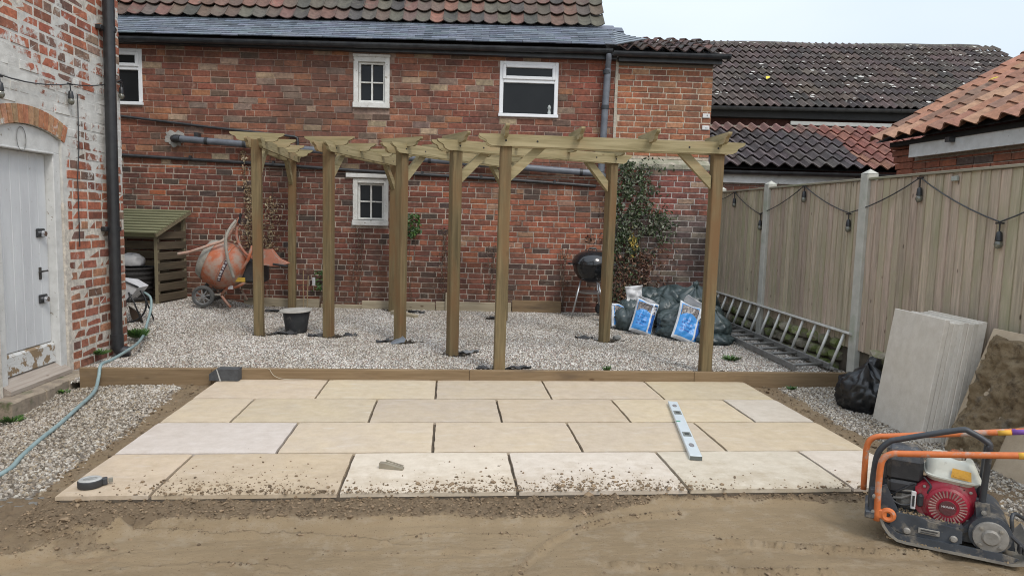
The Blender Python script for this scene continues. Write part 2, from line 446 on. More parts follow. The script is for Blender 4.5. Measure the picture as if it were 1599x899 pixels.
def dens_patio(x, y):       # how thickly crumbs lie on the slabs, y measured up from the front edge
    d = y+2.44; q = 0
    for cx, sx, hh, k in ((.85, .25, .26, .5), (1.15, .3, .3, .8), (1.62, .3, .04, 1.5), (2.0, .22, .12, 1.0), (2.22, .16, .24, .8), (2.62, .5, .10, 1.0), (2.95, .25, .25, 1.3),
                          (2.45, .08, .45, .5), (3.35, .22, .09, 1.2), (3.5, .12, .18, .4), (4.35, .4, .05, .8), (3.0, .3, .5, .12), (1.3, 1.2, .2, .1), (2.5, .5, .8, .07), (3.9, .6, .3, .07)):
        q += k*math.exp(-((x-cx)/sx)**2)*math.exp(-(d/hh)**1.6)
    return q
n = 0
while n < 3000:
    x = rs.uniform(.35, 4.8); y = -2.44+abs(rs.exponential(.16))
    if y > -1.2: continue
    if rs.uniform(0, 1.6) < dens_patio(x, y):
        pts.append((x, y, 0.0, abs(rs.lognormal(-5.95, .62)))); n += 1
XX = rs.uniform(.2, 5.0, (1, 11000)); YY = rs.uniform(-2.74, -2.42, (1, 11000)); ZZ, RR = sand_h(XX, YY); SS = rs.lognormal(-5.8, .5, 11000)
for i in range(11000):
    if RR[0, i] > .4: pts.append((XX[0, i], YY[0, i], ZZ[0, i]+.001, SS[i]))
XX = rs.uniform(-.3, 5.0, (1, 2600)); YY = rs.uniform(-3.6, -2.6, (1, 2600)); ZZ, RR = sand_h(XX, YY); SS = rs.lognormal(-5.6, .5, 2600)
for i in range(2600):
    if RR[0, i] > .3 or rs.uniform() < .07: pts.append((XX[0, i], YY[0, i], ZZ[0, i], SS[i]))
for pl, wd_, h_, sg_ in RIDGES:
    n_ = int(180*sum(math.dist(a, b) for a, b in zip(pl[:-1], pl[1:])))
    for _ in range(n_):
        k = rs.randint(len(pl)-1); u = rs.uniform(); x = pl[k][0]*(1-u)+pl[k+1][0]*u+rs.normal(0, .022); y = pl[k][1]*(1-u)+pl[k+1][1]*u+rs.normal(0, .010)
        if float(fbm(np.array(x*11), np.array(y*11), 2, 72)) < .46: continue
        pts.append((x, y, float(sand_h(np.array([[x]]), np.array([[y]]))[0][0, 0]), abs(rs.lognormal(-5.9, .5))))
XX = rs.uniform(.1, 1.3, (1, 2500)); YY = rs.uniform(-3.1, -2.6, (1, 2500)); ZZ, RR = sand_h(XX, YY); SS = rs.lognormal(-5.8, .5, 2500)
for i in range(2500):
    if RR[0, i] > .45: pts.append((XX[0, i], YY[0, i], ZZ[0, i], SS[i]))
for i in range(500):
    side = rs.uniform() < .5
    x = rs.uniform(-.0, .27) if side else rs.uniform(4.83, 5.05); y = rs.uniform(-2.4, 0)
    pts.append((x, y, -.045, abs(rs.lognormal(-5.2, .4))))
clods('soil_crumbs', pts, 'loose brown soil crumbs scattered over the sand and the front edge of the slabs')

# gravel: angular limestone chippings, real stones scattered over a bed
bedm = M('gravel_bed', (.20, .175, .145), (.10, .08, .06), 30, .95, bmp=.8, bdist=.01)
def stone_mat(name, pal):
    m, nt, b = base(name, .9, 0, .25)
    oi = _n(nt, 'ShaderNodeObjectInfo'); r = _n(nt, 'ShaderNodeValToRGB'); r.color_ramp.interpolation = 'CONSTANT'
    els = r.color_ramp.elements
    while len(els) < len(pal): els.new(.5)
    for i, c in enumerate(pal): els[i].position = i/len(pal); els[i].color = rgba(c)
    nt.links.new(oi.outputs['Random'], r.inputs[0])
    pos = _n(nt, 'ShaderNodeNewGeometry').outputs['Position']
    c = mixc(nt, 1.0, r.outputs[0], ramp(nt, noise_out(nt, pos, 1.1, 4, .6), .35, .65, (.86, .83, .78), (1.12, 1.11, 1.1)), 'MULTIPLY')
    c = mixc(nt, 1.0, c, ramp(nt, noise_out(nt, pos, 60, 4, .6), .3, .7, (.82, .8, .78), (1.08, 1.08, 1.08)), 'MULTIPLY')
    nt.links.new(c, b.inputs['Base Color']); return m
pale = stone_mat('limestone_chip', [(.66, .64, .60), (.46, .44, .41), (.74, .73, .70), (.33, .255, .225), (.43, .395, .345), (.37, .36, .35), (.17, .155, .135), (.54, .53, .505), (.33, .285, .225), (.22, .21, .195)])
tan = stone_mat('weathered_chip', [(.40, .36, .31), (.29, .255, .21), (.48, .45, .40), (.21, .18, .145), (.35, .295, .22), (.52, .50, .455), (.15, .13, .105), (.33, .305, .275)])
def gravel(obj, dens, smin, smax, mat, seed=1):
    ng = bpy.data.node_groups.new('gravel_scatter', 'GeometryNodeTree')
    ng.interface.new_socket('Geometry', in_out='INPUT', socket_type='NodeSocketGeometry')
    ng.interface.new_socket('Geometry', in_out='OUTPUT', socket_type='NodeSocketGeometry')
    N = ng.nodes.new; L = ng.links.new
    gi = N('NodeGroupInput'); go = N('NodeGroupOutput')
    dp = N('GeometryNodeDistributePointsOnFaces'); dp.inputs['Seed'].default_value = seed
    na = N('GeometryNodeInputNamedAttribute'); na.data_type = 'FLOAT'; na.inputs['Name'].default_value = 'dens'
    mu = N('ShaderNodeMath'); mu.operation = 'MULTIPLY'; mu.inputs[1].default_value = dens
    L(na.outputs['Attribute'], mu.inputs[0]); L(mu.outputs[0], dp.inputs['Density'])
    ic = N('GeometryNodeMeshIcoSphere'); ic.inputs['Subdivisions'].default_value = 1; ic.inputs['Radius'].default_value = 1
    sm = N('GeometryNodeSetMaterial'); sm.inputs['Material'].default_value = mat
    ip = N('GeometryNodeInstanceOnPoints')
    rv = N('FunctionNodeRandomValue'); rv.data_type = 'FLOAT_VECTOR'; rv.inputs[0].default_value = (0, 0, 0); rv.inputs[1].default_value = (6.28, 6.28, 6.28)
    rs_ = N('FunctionNodeRandomValue'); rs_.data_type = 'FLOAT_VECTOR'; rs_.inputs[0].default_value = (smin, smin, smin*.6); rs_.inputs[1].default_value = (smax, smax*.85, smax*.6); rs_.inputs['Seed'].default_value = 5
    jg = N('GeometryNodeJoinGeometry')
    L(gi.outputs[0], dp.inputs['Mesh']); L(dp.outputs['Points'], ip.inputs['Points']); L(ic.outputs['Mesh'], sm.inputs[0]); L(sm.outputs[0], ip.inputs['Instance'])
    L(rv.outputs[0], ip.inputs['Rotation']); L(rs_.outputs[0], ip.inputs['Scale'])
    L(ip.outputs[0], jg.inputs[0]); L(gi.outputs[0], jg.inputs[0]); L(jg.outputs[0], go.inputs[0])
    md = obj.modifiers.new('stones', 'NODES'); md.node_group = ng
HOLES = [(.154, 1.69, .16), (.895, 1.62, .16), (1.672, 1.34, .16), (2.216, .75, .17), (2.622, .07, .15), (3.887, 1.53, .17), (4.486, .07, .13), (.11, 3.56, .2), (1.437, 3.6, .2), (2.7, 2.95, .12)]
xs = np.arange(-2.6, 5.86, .04); ys = np.arange(.045, 3.95, .04)
X, Y = np.meshgrid(xs, ys); Z = gz(X, Y)+.010*(fbm(X*2.5, Y*2.5, 3, 6)-.5)-.008; D = np.ones(X.shape)
Z = Z-.02*sstep(.12, 0, Y)
for hx, hy, hr in HOLES:
    d = np.hypot((X-hx-.04)/1.3, Y-hy)*1.35+.07*(fbm(X*12, Y*12, 3, 9)-.5)
    Z = Z-.03*sstep(hr, hr*.5, d); D = D*(1-.85*sstep(hr*.9, hr*.5, d))
gr = grid_mesh('gravel', X, Y, Z, bedm, attrs={'dens': D}); gravel(gr, 6000, .005, .0135, pale)
stuff(gr, 'pale grey limestone gravel spread over the raised yard under the timber frames', 'gravel')
xs = np.arange(-1.3, .30, .04); ys = np.arange(-4.2, -.02, .04)
X, Y = np.meshgrid(xs, ys)
Z = -.045-.115*sstep(.35, -.7, Y)*sstep(-.35, -.95, X)+.012*(fbm(X*3, Y*3, 3, 7)-.5)
bord = np.interp(Y, [-2.75, -2.385, -2.266, -1.384, -.246, 0], [-.25, .05, .12, .12, .02, .0])+.12*(fbm(Y*4, X*0, 3, 2)-.5)
D = sstep(.05, -.06, X-bord)*(.75+.25*fbm(X*5, Y*5, 2, 3)); Z = Z-.03*sstep(-.06, .08, X-bord)
gl = grid_mesh('gravel', X, Y, Z, bedm, attrs={'dens': D}); gravel(gl, 4600, .006, .018, tan, 2)
stuff(gl, 'weathered tan gravel between the whitewashed doorway and the left edge of the slabs', 'gravel')
xs = np.arange(4.78, 5.98, .04); ys = np.arange(-4.2, -.02, .04)
X, Y = np.meshgrid(xs, ys); Z = -.045+.012*(fbm(X*3, Y*3, 3, 7)-.5)
bord = np.interp(Y, [-2.7, -1.5, -.9, -.2, 0], [5.12, 5.08, 5.05, 5.12, 5.12])+.12*(fbm(Y*4, X*0, 3, 12)-.5)
D = sstep(-.06, .05, X-bord); Z = Z-.03*sstep(.06, -.08, X-bord)
g3 = grid_mesh('gravel', X, Y, Z, bedm, attrs={'dens': D}); gravel(g3, 4600, .006, .017, tan, 3)
stuff(g3, 'weathered gravel strip along the foot of the fence right of the slabs', 'gravel')

# ------------------------------------------------------------------ patio slabs
def slab_mat(name, a, b_, c_):
    m, nt, b = base(name, .75, 0, .3)
    oi = _n(nt, 'ShaderNodeObjectInfo'); pos = _n(nt, 'ShaderNodeNewGeometry').outputs['Position']
    cmb = _n(nt, 'ShaderNodeCombineXYZ'); nt.links.new(mathn(nt, 'MULTIPLY', oi.outputs['Random'], 50.0), cmb.inputs[0])
    ad = _n(nt, 'ShaderNodeVectorMath', operation='ADD'); nt.links.new(pos, ad.inputs[0]); nt.links.new(cmb.outputs[0], ad.inputs[1])
    c = ramp(nt, noise_out(nt, ad.outputs[0], 2.2, 5, .6, dist=1.0), .35, .65, a, b_)
    c = mixc(nt, 1.0, c, ramp(nt, noise_out(nt, ad.outputs[0], 11, 7, .72), .3, .7, (.88, .86, .83), (1.08, 1.08, 1.08)), 'MULTIPLY')
    c = mixc(nt, ramp(nt, noise_out(nt, ad.outputs[0], 5, 6, .7, stretch=(1, 3, 1)), .55, .75), c, c_)
    c = mixc(nt, ramp(nt, noise_out(nt, pos, 140, 3, .6), .64, .74, (0, 0, 0), (.5, .5, .5)), c, (.30, .22, .14))
    # damp sandy film towards the worked edge
    sx = _n(nt, 'ShaderNodeSeparateXYZ'); nt.links.new(pos, sx.inputs[0])
    mr = _n(nt, 'ShaderNodeMapRange'); _s(mr, From_Min=-2.44, From_Max=-1.7, To_Min=.16, To_Max=-.15); nt.links.new(sx.outputs[1], mr.inputs[0])
    f = mathn(nt, 'ADD', noise_out(nt, pos, 6, 6, .75), mr.outputs[0])
    c = mixc(nt, ramp(nt, f, .50, .72, (0, 0, 0), (.45, .45, .45)), c, (.33, .26, .175))
    c = mixc(nt, 1.0, c, oi.outputs['Color'], 'MULTIPLY')
    nt.links.new(c, b.inputs['Base Color'])
    bump(nt, b, noise_out(nt, pos, 22, 7, .7), .35, .006); return m
creamy = slab_mat('buff_sandstone', (.54, .45, .325), (.51, .43, .33), (.57, .51, .42))
greyw = slab_mat('pale_sandstone', (.56, .505, .44), (.58, .53, .47), (.62, .57, .51))
patio = thing('patio', 'rectangular patio of cream sandstone slabs laid in staggered rows before the gravel', 'patio', (0, 0, 0))
patio['kind'] = 'structure'
bed = MB(); bed.box(.30, 4.79, -2.43, -.01, -.07, -.023)
bed.build('mortar_bed', M('mortar_bed', (.085, .068, .05), (.13, .10, .07), 25, .95), patio)
rows = [(0, 1.172, .278, 4.81), (1, .732, .285, 4.81), (2, 1.180, .28, 4.815), (3, .7206, .28, 4.815)]
kinds = {(0, 0): 'b', (0, 1): 'b', (0, 2): 'b', (0, 3): 'b', (0, 4): 'b', (1, 0): 'b', (1, 1): 'b', (1, 2): 'b', (1, 3): 'b', (1, 4): 'b', (1, 5): 'g',
         (2, 0): 'g', (2, 1): 'b', (2, 2): 'b', (2, 3): 'b', (2, 4): 'b', (3, 0): 'b', (3, 1): 'b', (3, 2): 'g', (3, 3): 'g', (3, 4): 'g', (3, 5): 'g'}
for k, off, xl, xr in rows:
    js = [off+.91*i for i in range(5) if off+.91*i < xr-.15]
    ed = [xl]+js+[xr]
    for i in range(len(ed)-1):
        a = ed[i]+(.0085 if i else 0); b_ = ed[i+1]-(.0085 if i < len(ed)-2 else 0)
        y1 = -.61*k-(.0075 if k else 0); y0 = -.61*(k+1)+.0075
        sm = MB(); nx, ny = 14, 10; rg = random.Random(k*10+i)
        xx = a+(b_-a)*np.arange(nx+1)/nx; yy = y0+(y1-y0)*np.arange(ny+1)/ny
        XX, YY = np.meshgrid(xx, yy)
        ed_j = .0022
        XX[1:-1, 0] += np.array([rg.uniform(-ed_j, ed_j) for _ in range(ny-1)]); XX[1:-1, -1] += np.array([rg.uniform(-ed_j, ed_j) for _ in range(ny-1)])
        YY[0, 1:-1] += np.array([rg.uniform(-ed_j, ed_j) for _ in range(nx-1)]); YY[-1, 1:-1] += np.array([rg.uniform(-ed_j, ed_j) for _ in range(nx-1)])
        ZZ = .0015*(fbm(XX*6+k, YY*6+i, 3, k)-.5)
        ZZ[0, :] -= .003; ZZ[-1, :] -= .003; ZZ[:, 0] -= .003; ZZ[:, -1] -= .003
        cx, cy = (a+b_)/2, (y0+y1)/2
        vs = np.stack([XX.ravel()-cx, YY.ravel()-cy, ZZ.ravel()], 1).tolist(); g = np.arange((nx+1)*(ny+1)).reshape(ny+1, nx+1)
        fs = [(g[j, l], g[j, l+1], g[j+1, l+1], g[j+1, l]) for j in range(ny) for l in range(nx)]
        per = list(g[0, :])+list(g[1:, -1])+list(g[-1, -2::-1])+list(g[-2:0:-1, 0]); n0 = len(vs)
        vs += [(vs[p][0], vs[p][1], -.024) for p in per]
        fs += [(per[j], n0+j, n0+(j+1) % len(per), per[(j+1) % len(per)]) for j in range(len(per))]
        sm.add(vs, [tuple(int(q) for q in f) for f in fs])
        o = sm.build('slab', creamy if kinds.get((k, i), 'b') == 'b' else greyw, patio, smooth=50, loc=(cx, cy, rg.uniform(-.0012, .0012)))
        v = rg.uniform(.90, 1.06); wm = .95 if k == 3 else 1.0; o.color = (v, v*rg.uniform(.975, 1.005)*(.5+.5*wm), v*rg.uniform(.93, 1.03)*wm, 1)

# timber edging that holds the raised gravel
sleeperm = wood_mat('treated_edging', (.185, .125, .068), (.255, .18, .105), 'x', c3=(.12, .085, .055))
greytimb = wood_mat('weathered_edging', (.30, .25, .17), (.42, .36, .26), 'x', c3=(.20, .16, .11))
t = thing('timber_edging', 'long low treated timber edging between the raised gravel and the slabs', 'timber edging', (-.84, .012, 0), R(-.15))
cuts = [0, 1.05, 3.2, 5.2, 6.68]
for i in range(4):
    o = MB().cbox(cuts[i]+.001, cuts[i+1]-.001, 0, .045, -.10, .085+rnd.uniform(-.003, .003), .005).build('board', sleeperm, t, loc=(0, rnd.uniform(-.003, .003), 0))
# ------------------------------------------------------------------ brickwork
def unit_brick(seed, jx=.02, jz=.07):
    """a brick of size 1 x 1 x 1: front (y=0) with arrises knocked off, sides running back to y=1"""
    rg = random.Random(seed); mb = MB()
    cx, cz, cy = .016, .055, .10
    def J(a): return rg.uniform(-a, a)
    fr = [(cx+J(.008), 0+J(.08), cz+J(.025)), (1-cx+J(.008), J(.08), cz+J(.025)), (1-cx+J(.008), J(.08), 1-cz+J(.025)), (cx+J(.008), J(.08), 1-cz+J(.025))]
    md = [(J(.006), cy, J(.02)), (1+J(.006), cy, J(.02)), (1+J(.006), cy, 1+J(.02)), (J(.006), cy, 1+J(.02))]
    bk = [(x, 1, z) for x, y, z in md]
    fs = [(0, 1, 2, 3)]+[(i, i+4, (i+1) % 4+4, (i+1) % 4) for i in range(4)]+[(i+4, i+8, (i+1) % 4+8, (i+1) % 4+4) for i in range(4)]
    mb.add(fr+md+bk, fs); return mb
UB = [unit_brick(s) for s in range(8)]
bm_obj = wall_mat('brick_face', 'obj', smear=.45, dark=.4, dirt=.55)
bm_vert = wall_mat('brick_face_far', 'vert', smear=.45, dark=.4, dirt=.55)
def bricks(parent, specs, mats, limit=300, name='brick', depth=.05, cam=Vector((2.162, -5.844, 1.396))):
    """specs: (x, z, w, h, y, colour); nearest ones in view become objects that share six meshes, the rest one joined part"""
    mw = parent.matrix_world if parent.parent is None else parent.parent.matrix_basis @ parent.matrix_basis
    mats_me = []
    for u in UB:
        me = u.mesh(name); me.materials.append(mats[0]); mats_me.append(me)
    def key(s):
        p = mw @ Vector((s[0]+s[2]/2, s[4], s[1]+s[3]/2)); d = (p-cam).length
        v = 1 if inview(p) else 50
        return v*d/math.sqrt(s[2]*s[3])
    specs = sorted(specs, key=key)
    rg = random.Random(3)
    for s in specs[:limit]:
        k = rg.randrange(8); o = bpy.data.objects.new(name, mats_me[k]); C.objects.link(o); o.parent = parent
        o.location = (s[0], s[4], s[1]); o.scale = (s[2], depth, s[3]); o.rotation_euler = (0, rg.gauss(0, .004), 0); o.color = (*s[5], 1)
    rest = specs[limit:]
    if rest:
        mb = MB()
        for s in rest:
            u = UB[rg.randrange(8)]; mb.add([(s[0]+v[0]*s[2], s[4]+v[1]*depth, s[1]+v[2]*s[3]) for v in u.v], u.f, s[5])
        o = mb.build(name, mats[1], parent); stuff(o)
bpy.context.view_layer.update()
from bpy_extras.object_utils import world_to_camera_view
CM = sc.camera.matrix_world.inverted()
def inview(p, m=0.03):
    q = CM @ p
    if q.z > -.2: return False
    x = q.x/-q.z*1075.3+799.5; y = 449.5-q.y/-q.z*1075.3
    return -m*1599 < x < 1599*(1+m) and -m*899 < y < 899*(1+m)
def course_fill(x0, x1, z0, z1, holes, ch, L, colf, rg, hdr=.15, y=0., jy=.003, joint=.010, hdr_every=0, hdr_L=None):
    specs = []; z = z0; row = 0
    while z < z1-.02:
        h = min(ch, z1-z)*1.0
        x = x0-rg.uniform(0, L)*(1 if row % 2 else .5)
        allh = hdr_every and row % hdr_every == 0
        while x < x1:
            l = (hdr_L or L*.5) if (allh and rg.random() < .85) or rg.random() < hdr else L
            l *= rg.uniform(.95, 1.04)
            a, b_ = max(x, x0), min(x+l-joint, x1); x += l
            segs = [(a, b_)]
            for hx0, hx1, hz0, hz1 in holes:
                if z+h-.012 > hz0 and z < hz1:
                    ns = []
                    for p, q in segs:
                        if q <= hx0 or p >= hx1: ns.append((p, q))
                        else:
                            if hx0-p > .03: ns.append((p, hx0-.004))
                            if q-hx1 > .03: ns.append((hx1+.004, q))
                    segs = ns
            for p, q in segs:
                if q-p > .03: specs.append((p, z+rg.uniform(-.001, .001), q-p, h-joint+rg.uniform(-.0015, .0015), y-rg.uniform(0, jy), colf(p, z, rg)))
        z += ch; row += 1
    return specs
def wall_cells(mb, x0, x1, z0, z1, holes, y0, y1):
    xs = sorted({x0, x1, *[min(max(h[0], x0), x1) for h in holes], *[min(max(h[1], x0), x1) for h in holes]})
    zs = sorted({z0, z1, *[min(max(h[2], z0), z1) for h in holes], *[min(max(h[3], z0), z1) for h in holes]})
    ix = {v: i for i, v in enumerate(xs)}; iz = {v: i for i, v in enumerate(zs)}
    solid = lambda i, k: 0 <= i < len(xs)-1 and 0 <= k < len(zs)-1 and not any(h[0] <= (xs[i]+xs[i+1])/2 <= h[1] and h[2] <= (zs[k]+zs[k+1])/2 <= h[3] for h in holes)
    for i in range(len(xs)-1):
        for k in range(len(zs)-1):
            if not solid(i, k): continue
            a, b_, c, d = xs[i], xs[i+1], zs[k], zs[k+1]
            mb.add([(a, y0, c), (b_, y0, c), (b_, y0, d), (a, y0, d)], [(0, 1, 2, 3)])
            mb.add([(a, y1, c), (a, y1, d), (b_, y1, d), (b_, y1, c)], [(0, 1, 2, 3)])
            if not solid(i-1, k): mb.add([(a, y0, c), (a, y0, d), (a, y1, d), (a, y1, c)], [(0, 1, 2, 3)])
            if not solid(i+1, k): mb.add([(b_, y0, c), (b_, y1, c), (b_, y1, d), (b_, y0, d)], [(0, 1, 2, 3)])
            if not solid(i, k-1): mb.add([(a, y0, c), (a, y1, c), (b_, y1, c), (b_, y0, c)], [(0, 1, 2, 3)])
            if not solid(i, k+1): mb.add([(a, y0, d), (b_, y0, d), (b_, y1, d), (a, y1, d)], [(0, 1, 2, 3)])
def vary(c, rg, a=.14):
    k = rg.uniform(1-a, 1+a); return tuple(min(.9, x*k*rg.uniform(.95, 1.05)) for x in c)
def pick(rg, tbl):
    t = rg.random()*sum(w for w, _ in tbl)
    for w, c in tbl:
        t -= w
        if t <= 0: return vary(c, rg)
    return tbl[-1][1]
def col_upper(x, z, rg):
    pale = .045 if x > 2.0 else .10
    if x > 3.65: return pick(rg, [(5, (.275, .10, .074)), (3, (.22, .085, .066)), (1.2, (.17, .07, .055)), (.3, (.34, .22, .16))])
    return pick(rg, [(5.2, (.265, .105, .078)), (2.0, (.32, .14, .098)), (2.2, (.20, .085, .068)), (.9, (.40, .18, .11)), (9*pale, (.45, .33, .25)), (7*pale, (.26, .19, .165)), (.5, (.15, .10, .085))])
def col_lower(x, z, rg):
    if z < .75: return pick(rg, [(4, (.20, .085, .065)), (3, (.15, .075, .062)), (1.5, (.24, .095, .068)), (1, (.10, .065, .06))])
    if 2.3 < x < 4.3 and z > .8: return pick(rg, [(4, (.36, .135, .088)), (3, (.30, .11, .078)), (1.5, (.22, .095, .075)), (.8, (.38, .22, .16)), (.4, (.12, .08, .075))])
    if -.5 < x < 1.2: return pick(rg, [(4, (.20, .080, .064)), (3, (.15, .066, .057)), (1.2, (.26, .10, .075)), (.9, (.075, .06, .06))])
    return pick(rg, [(5, (.24, .090, .069)), (3, (.18, .076, .062)), (1.2, (.33, .12, .078)), (.5, (.09, .065, .062)), (.3, (.42, .15, .08))])

# ------------------------------------------------------------------ roof tiles
def pantile(wd, L, amp=.022, t=.013, nseg=8, lift=.018, ph=0, double=False):
    """one tile, x across (0..wd+overlap), y up the slope, z normal; S-profile, front lip has real thickness"""
    mb = MB(); n = nseg; ov = .04*wd
    def prof(u):
        if ph == 'u': return amp*(1-2*(abs(math.sin(PI*min(u, 1.0)))*.9+.1*(1-math.cos(2*PI*u))/2)**.75)
        k = 2 if double else 1
        a = 2*PI*u*k+ph
        return amp*(math.sin(a)+.25*math.sin(2*a))
    top = []; bot = []; bk = []
    for i in range(n+1):
        u = i/n; x = u*(wd+ov); z = prof(u*(1+.04))
        top.append((x, 0, z+lift)); bot.append((x, .004, z+lift-t)); bk.append((x, L*1.14, z))
    vs = top+bot+bk; m = n+1
    fs = [(i, i+1, i+1+2*m, i+2*m) for i in range(n)]+[(m+i, m+i+1, i+1, i) for i in range(n)]
    fs += [(0, 2*m, m), (n, m+n, 3*m-1)]
    mb.add(vs, fs); return mb
def tile_field(parent, name, mk, cols, wd, L, ncol, nrow, mat_o, mat_v, limit, colf, mt, rg, jit=.004, prefer=None, skip=None):
    """lays ncol x nrow tiles in the frame mt (x across, y up the slope, z out of it)"""
    variants = [mk(i) for i in range(3)]; mes = []
    for v in variants:
        me = v.mesh(name); me.materials.append(mat_o); shade(me, 40); mes.append(me)
    sp = []
    for r_ in range(nrow):
        for c_ in range(ncol):
            if skip and skip(c_, r_): continue
            x = c_*wd; y = r_*L; z = rg.uniform(0, jit)
            sp.append((x+rg.uniform(-.003, .003), y+rg.uniform(-.008, .008), z, rg.gauss(0, .01), colf(c_, r_, rg)))
    pm = parent.parent.matrix_basis @ parent.matrix_basis if parent.parent else parent.matrix_basis
    cam = sc.camera.matrix_world.translation
    def key(s):
        p = pm @ mt @ Vector((s[0], s[1], 0)); return (p-cam).length*(1 if inview(p) else 10)
    sp.sort(key=key)
    for s in sp[:limit]:
        o = bpy.data.objects.new(name, mes[rg.randrange(3)]); C.objects.link(o); o.parent = parent
        o.matrix_local = mt @ Matrix.Translation((s[0], s[1], s[2])) @ Matrix.Rotation(s[3], 4, 'Z') ; o.color = (*s[4], 1)
    rest = sp[limit:]
    if rest:
        mb = MB()
        for s in rest:
            u = variants[rg.randrange(3)]; T = Matrix.Translation((s[0], s[1], s[2])) @ Matrix.Rotation(s[3], 4, 'Z')
            mb.add([tuple(T @ Vector(v)) for v in u.v], u.f, s[4])
        o = mb.build(name, mat_v, parent, smooth=40, mt=mt); stuff(o)
def slope_frame(x0, y0, z0, pitch, tilt=0):
    return Matrix.Translation((x0, y0, z0)) @ Matrix.Rotation(tilt, 4, 'Y') @ Matrix.Rotation(pitch, 4, 'X')
def tile_mat(name, src, c3, t3=(.55, .7), spots=0, rough=.85):
    m, nt, b = base(name, rough, 0, .3)
    pos = _n(nt, 'ShaderNodeNewGeometry').outputs['Position']
    c = srcnode(nt, src)
    c = mixc(nt, 1.0, c, ramp(nt, noise_out(nt, pos, 18, 6, .7), .3, .7, (.62, .62, .62), (1.2, 1.2, 1.2)), 'MULTIPLY')
    c = mixc(nt, ramp(nt, noise_out(nt, pos, 7, 6, .75), *t3), c, c3)
    if spots: c = mixc(nt, ramp(nt, noise_out(nt, pos, 30, 3, .8), spots, spots+.03), c, (.55, .54, .5))
    nt.links.new(c, b.inputs['Base Color']); bump(nt, b, noise_out(nt, pos, 80, 5, .7), .4, .004); return m
pant_o = tile_mat('clay_pantile', 'obj', (.13, .125, .095)); pant_v = tile_mat('clay_pantile_far', 'vert', (.13, .125, .095))
slate_o = tile_mat('slate', 'obj', (.13, .16, .19), (.6, .8), rough=.45); slate_v = tile_mat('slate_far', 'vert', (.13, .16, .19), (.6, .8), rough=.45)
dark_o = tile_mat('concrete_tile', 'obj', (.10, .095, .085), spots=.70); dark_v = tile_mat('concrete_tile_far', 'vert', (.10, .095, .085), spots=.70)
dpl_o = tile_mat('grey_pantile', 'obj', (.085, .075, .07), (.6, .8))
new_o = tile_mat('orange_tile', 'obj', (.30, .16, .09), (.55, .8))

whitep = M('white_paint', (.72, .72, .70), (.60, .60, .57), 9, .6, bmp=.15, c3=(.34, .30, .25), s3=14, t3=(.63, .70))
peelp = M('peeling_white_paint', (.70, .70, .67), (.58, .57, .53), 11, .75, bmp=.5, c3=(.25, .21, .16), s3=24, t3=(.62, .68))
upvc = M('white_upvc', (.80, .81, .82), (.76, .77, .78), 6, .3, bmp=0)
glass = M('dark_glass', (.010, .011, .012), (.014, .015, .016), 3, .12, bmp=.03, spec=.28)
blk = M('black_plastic', (.018, .019, .021), (.03, .031, .033), 14, .38, bmp=.05, spec=.5)
gutterm = M('black_gutter', (.022, .026, .032), (.045, .05, .055), 8, .4, bmp=.1)
greyp = M('grey_soil_pipe', (.16, .175, .20), (.11, .12, .14), 9, .35, bmp=.05)
pipeblk = M('black_pipe', (.022, .023, .026), (.05, .052, .055), 9, .4, bmp=.1)
leadm = M('lead_flashing', (.22, .25, .28), (.16, .18, .20), 10, .5, bmp=.3)
mort_up = wall_mat('mortar_rusty', mortar=(.44, .32, .26), smear=.45, dirt=.6)
mort_lo = wall_mat('mortar_lime', mortar=(.56, .49, .42), smear=.3, dirt=.75, dark=.3)
mort_an = wall_mat('mortar_sandy', mortar=(.56, .48, .38), smear=.5)

# ------------------------------------------------------------------ the brick house across the yard
HA = math.atan(-.06)
house = thing('brick_house', 'old red brick house with pantile roof, slate eaves and four white windows', 'house', (0, 3.82, 0), HA)
W = {'a': (.86, 1.341, 2.821, 3.49), 'b': (2.817, 3.61, 2.764, 3.50), 'c': (-2.72, -1.924, 2.76, 3.494), 'd': (.857, 1.337, 1.248, 1.885)}
holes = list(W.values())
HX0, HX1 = -4.2, 4.385
wall = MB(); wall_cells(wall, HX0, HX1, 2.0, 3.62, holes, .0045, .24); wo = wall.build('wall', mort_up, house)
lowm = MB(); wall_cells(lowm, HX0, HX1, -.1, 2.0, holes, .0045, .24); wl = lowm.build('wall', mort_lo, house)
rg = random.Random(11)
up = course_fill(HX0, HX1, 2.0, 3.60, holes+[(.80, 1.40, 3.49, 3.52)], .0835, .243, col_upper, rg, hdr=.2, hdr_every=0, joint=.0105, jy=.0045)
bricks(wo, up, (bm_obj, bm_vert))
lo_holes = holes+[(.76, 1.345, 1.885, 1.96)]
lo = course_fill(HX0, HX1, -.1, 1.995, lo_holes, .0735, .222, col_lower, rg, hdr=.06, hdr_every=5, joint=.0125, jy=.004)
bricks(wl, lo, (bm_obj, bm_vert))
# the rest of the house body behind the front wall
bb = MB(); bb.box(HX0, HX1, .25, 5.2, -.1, 3.6); bb.build('side_wall', mort_up, house)

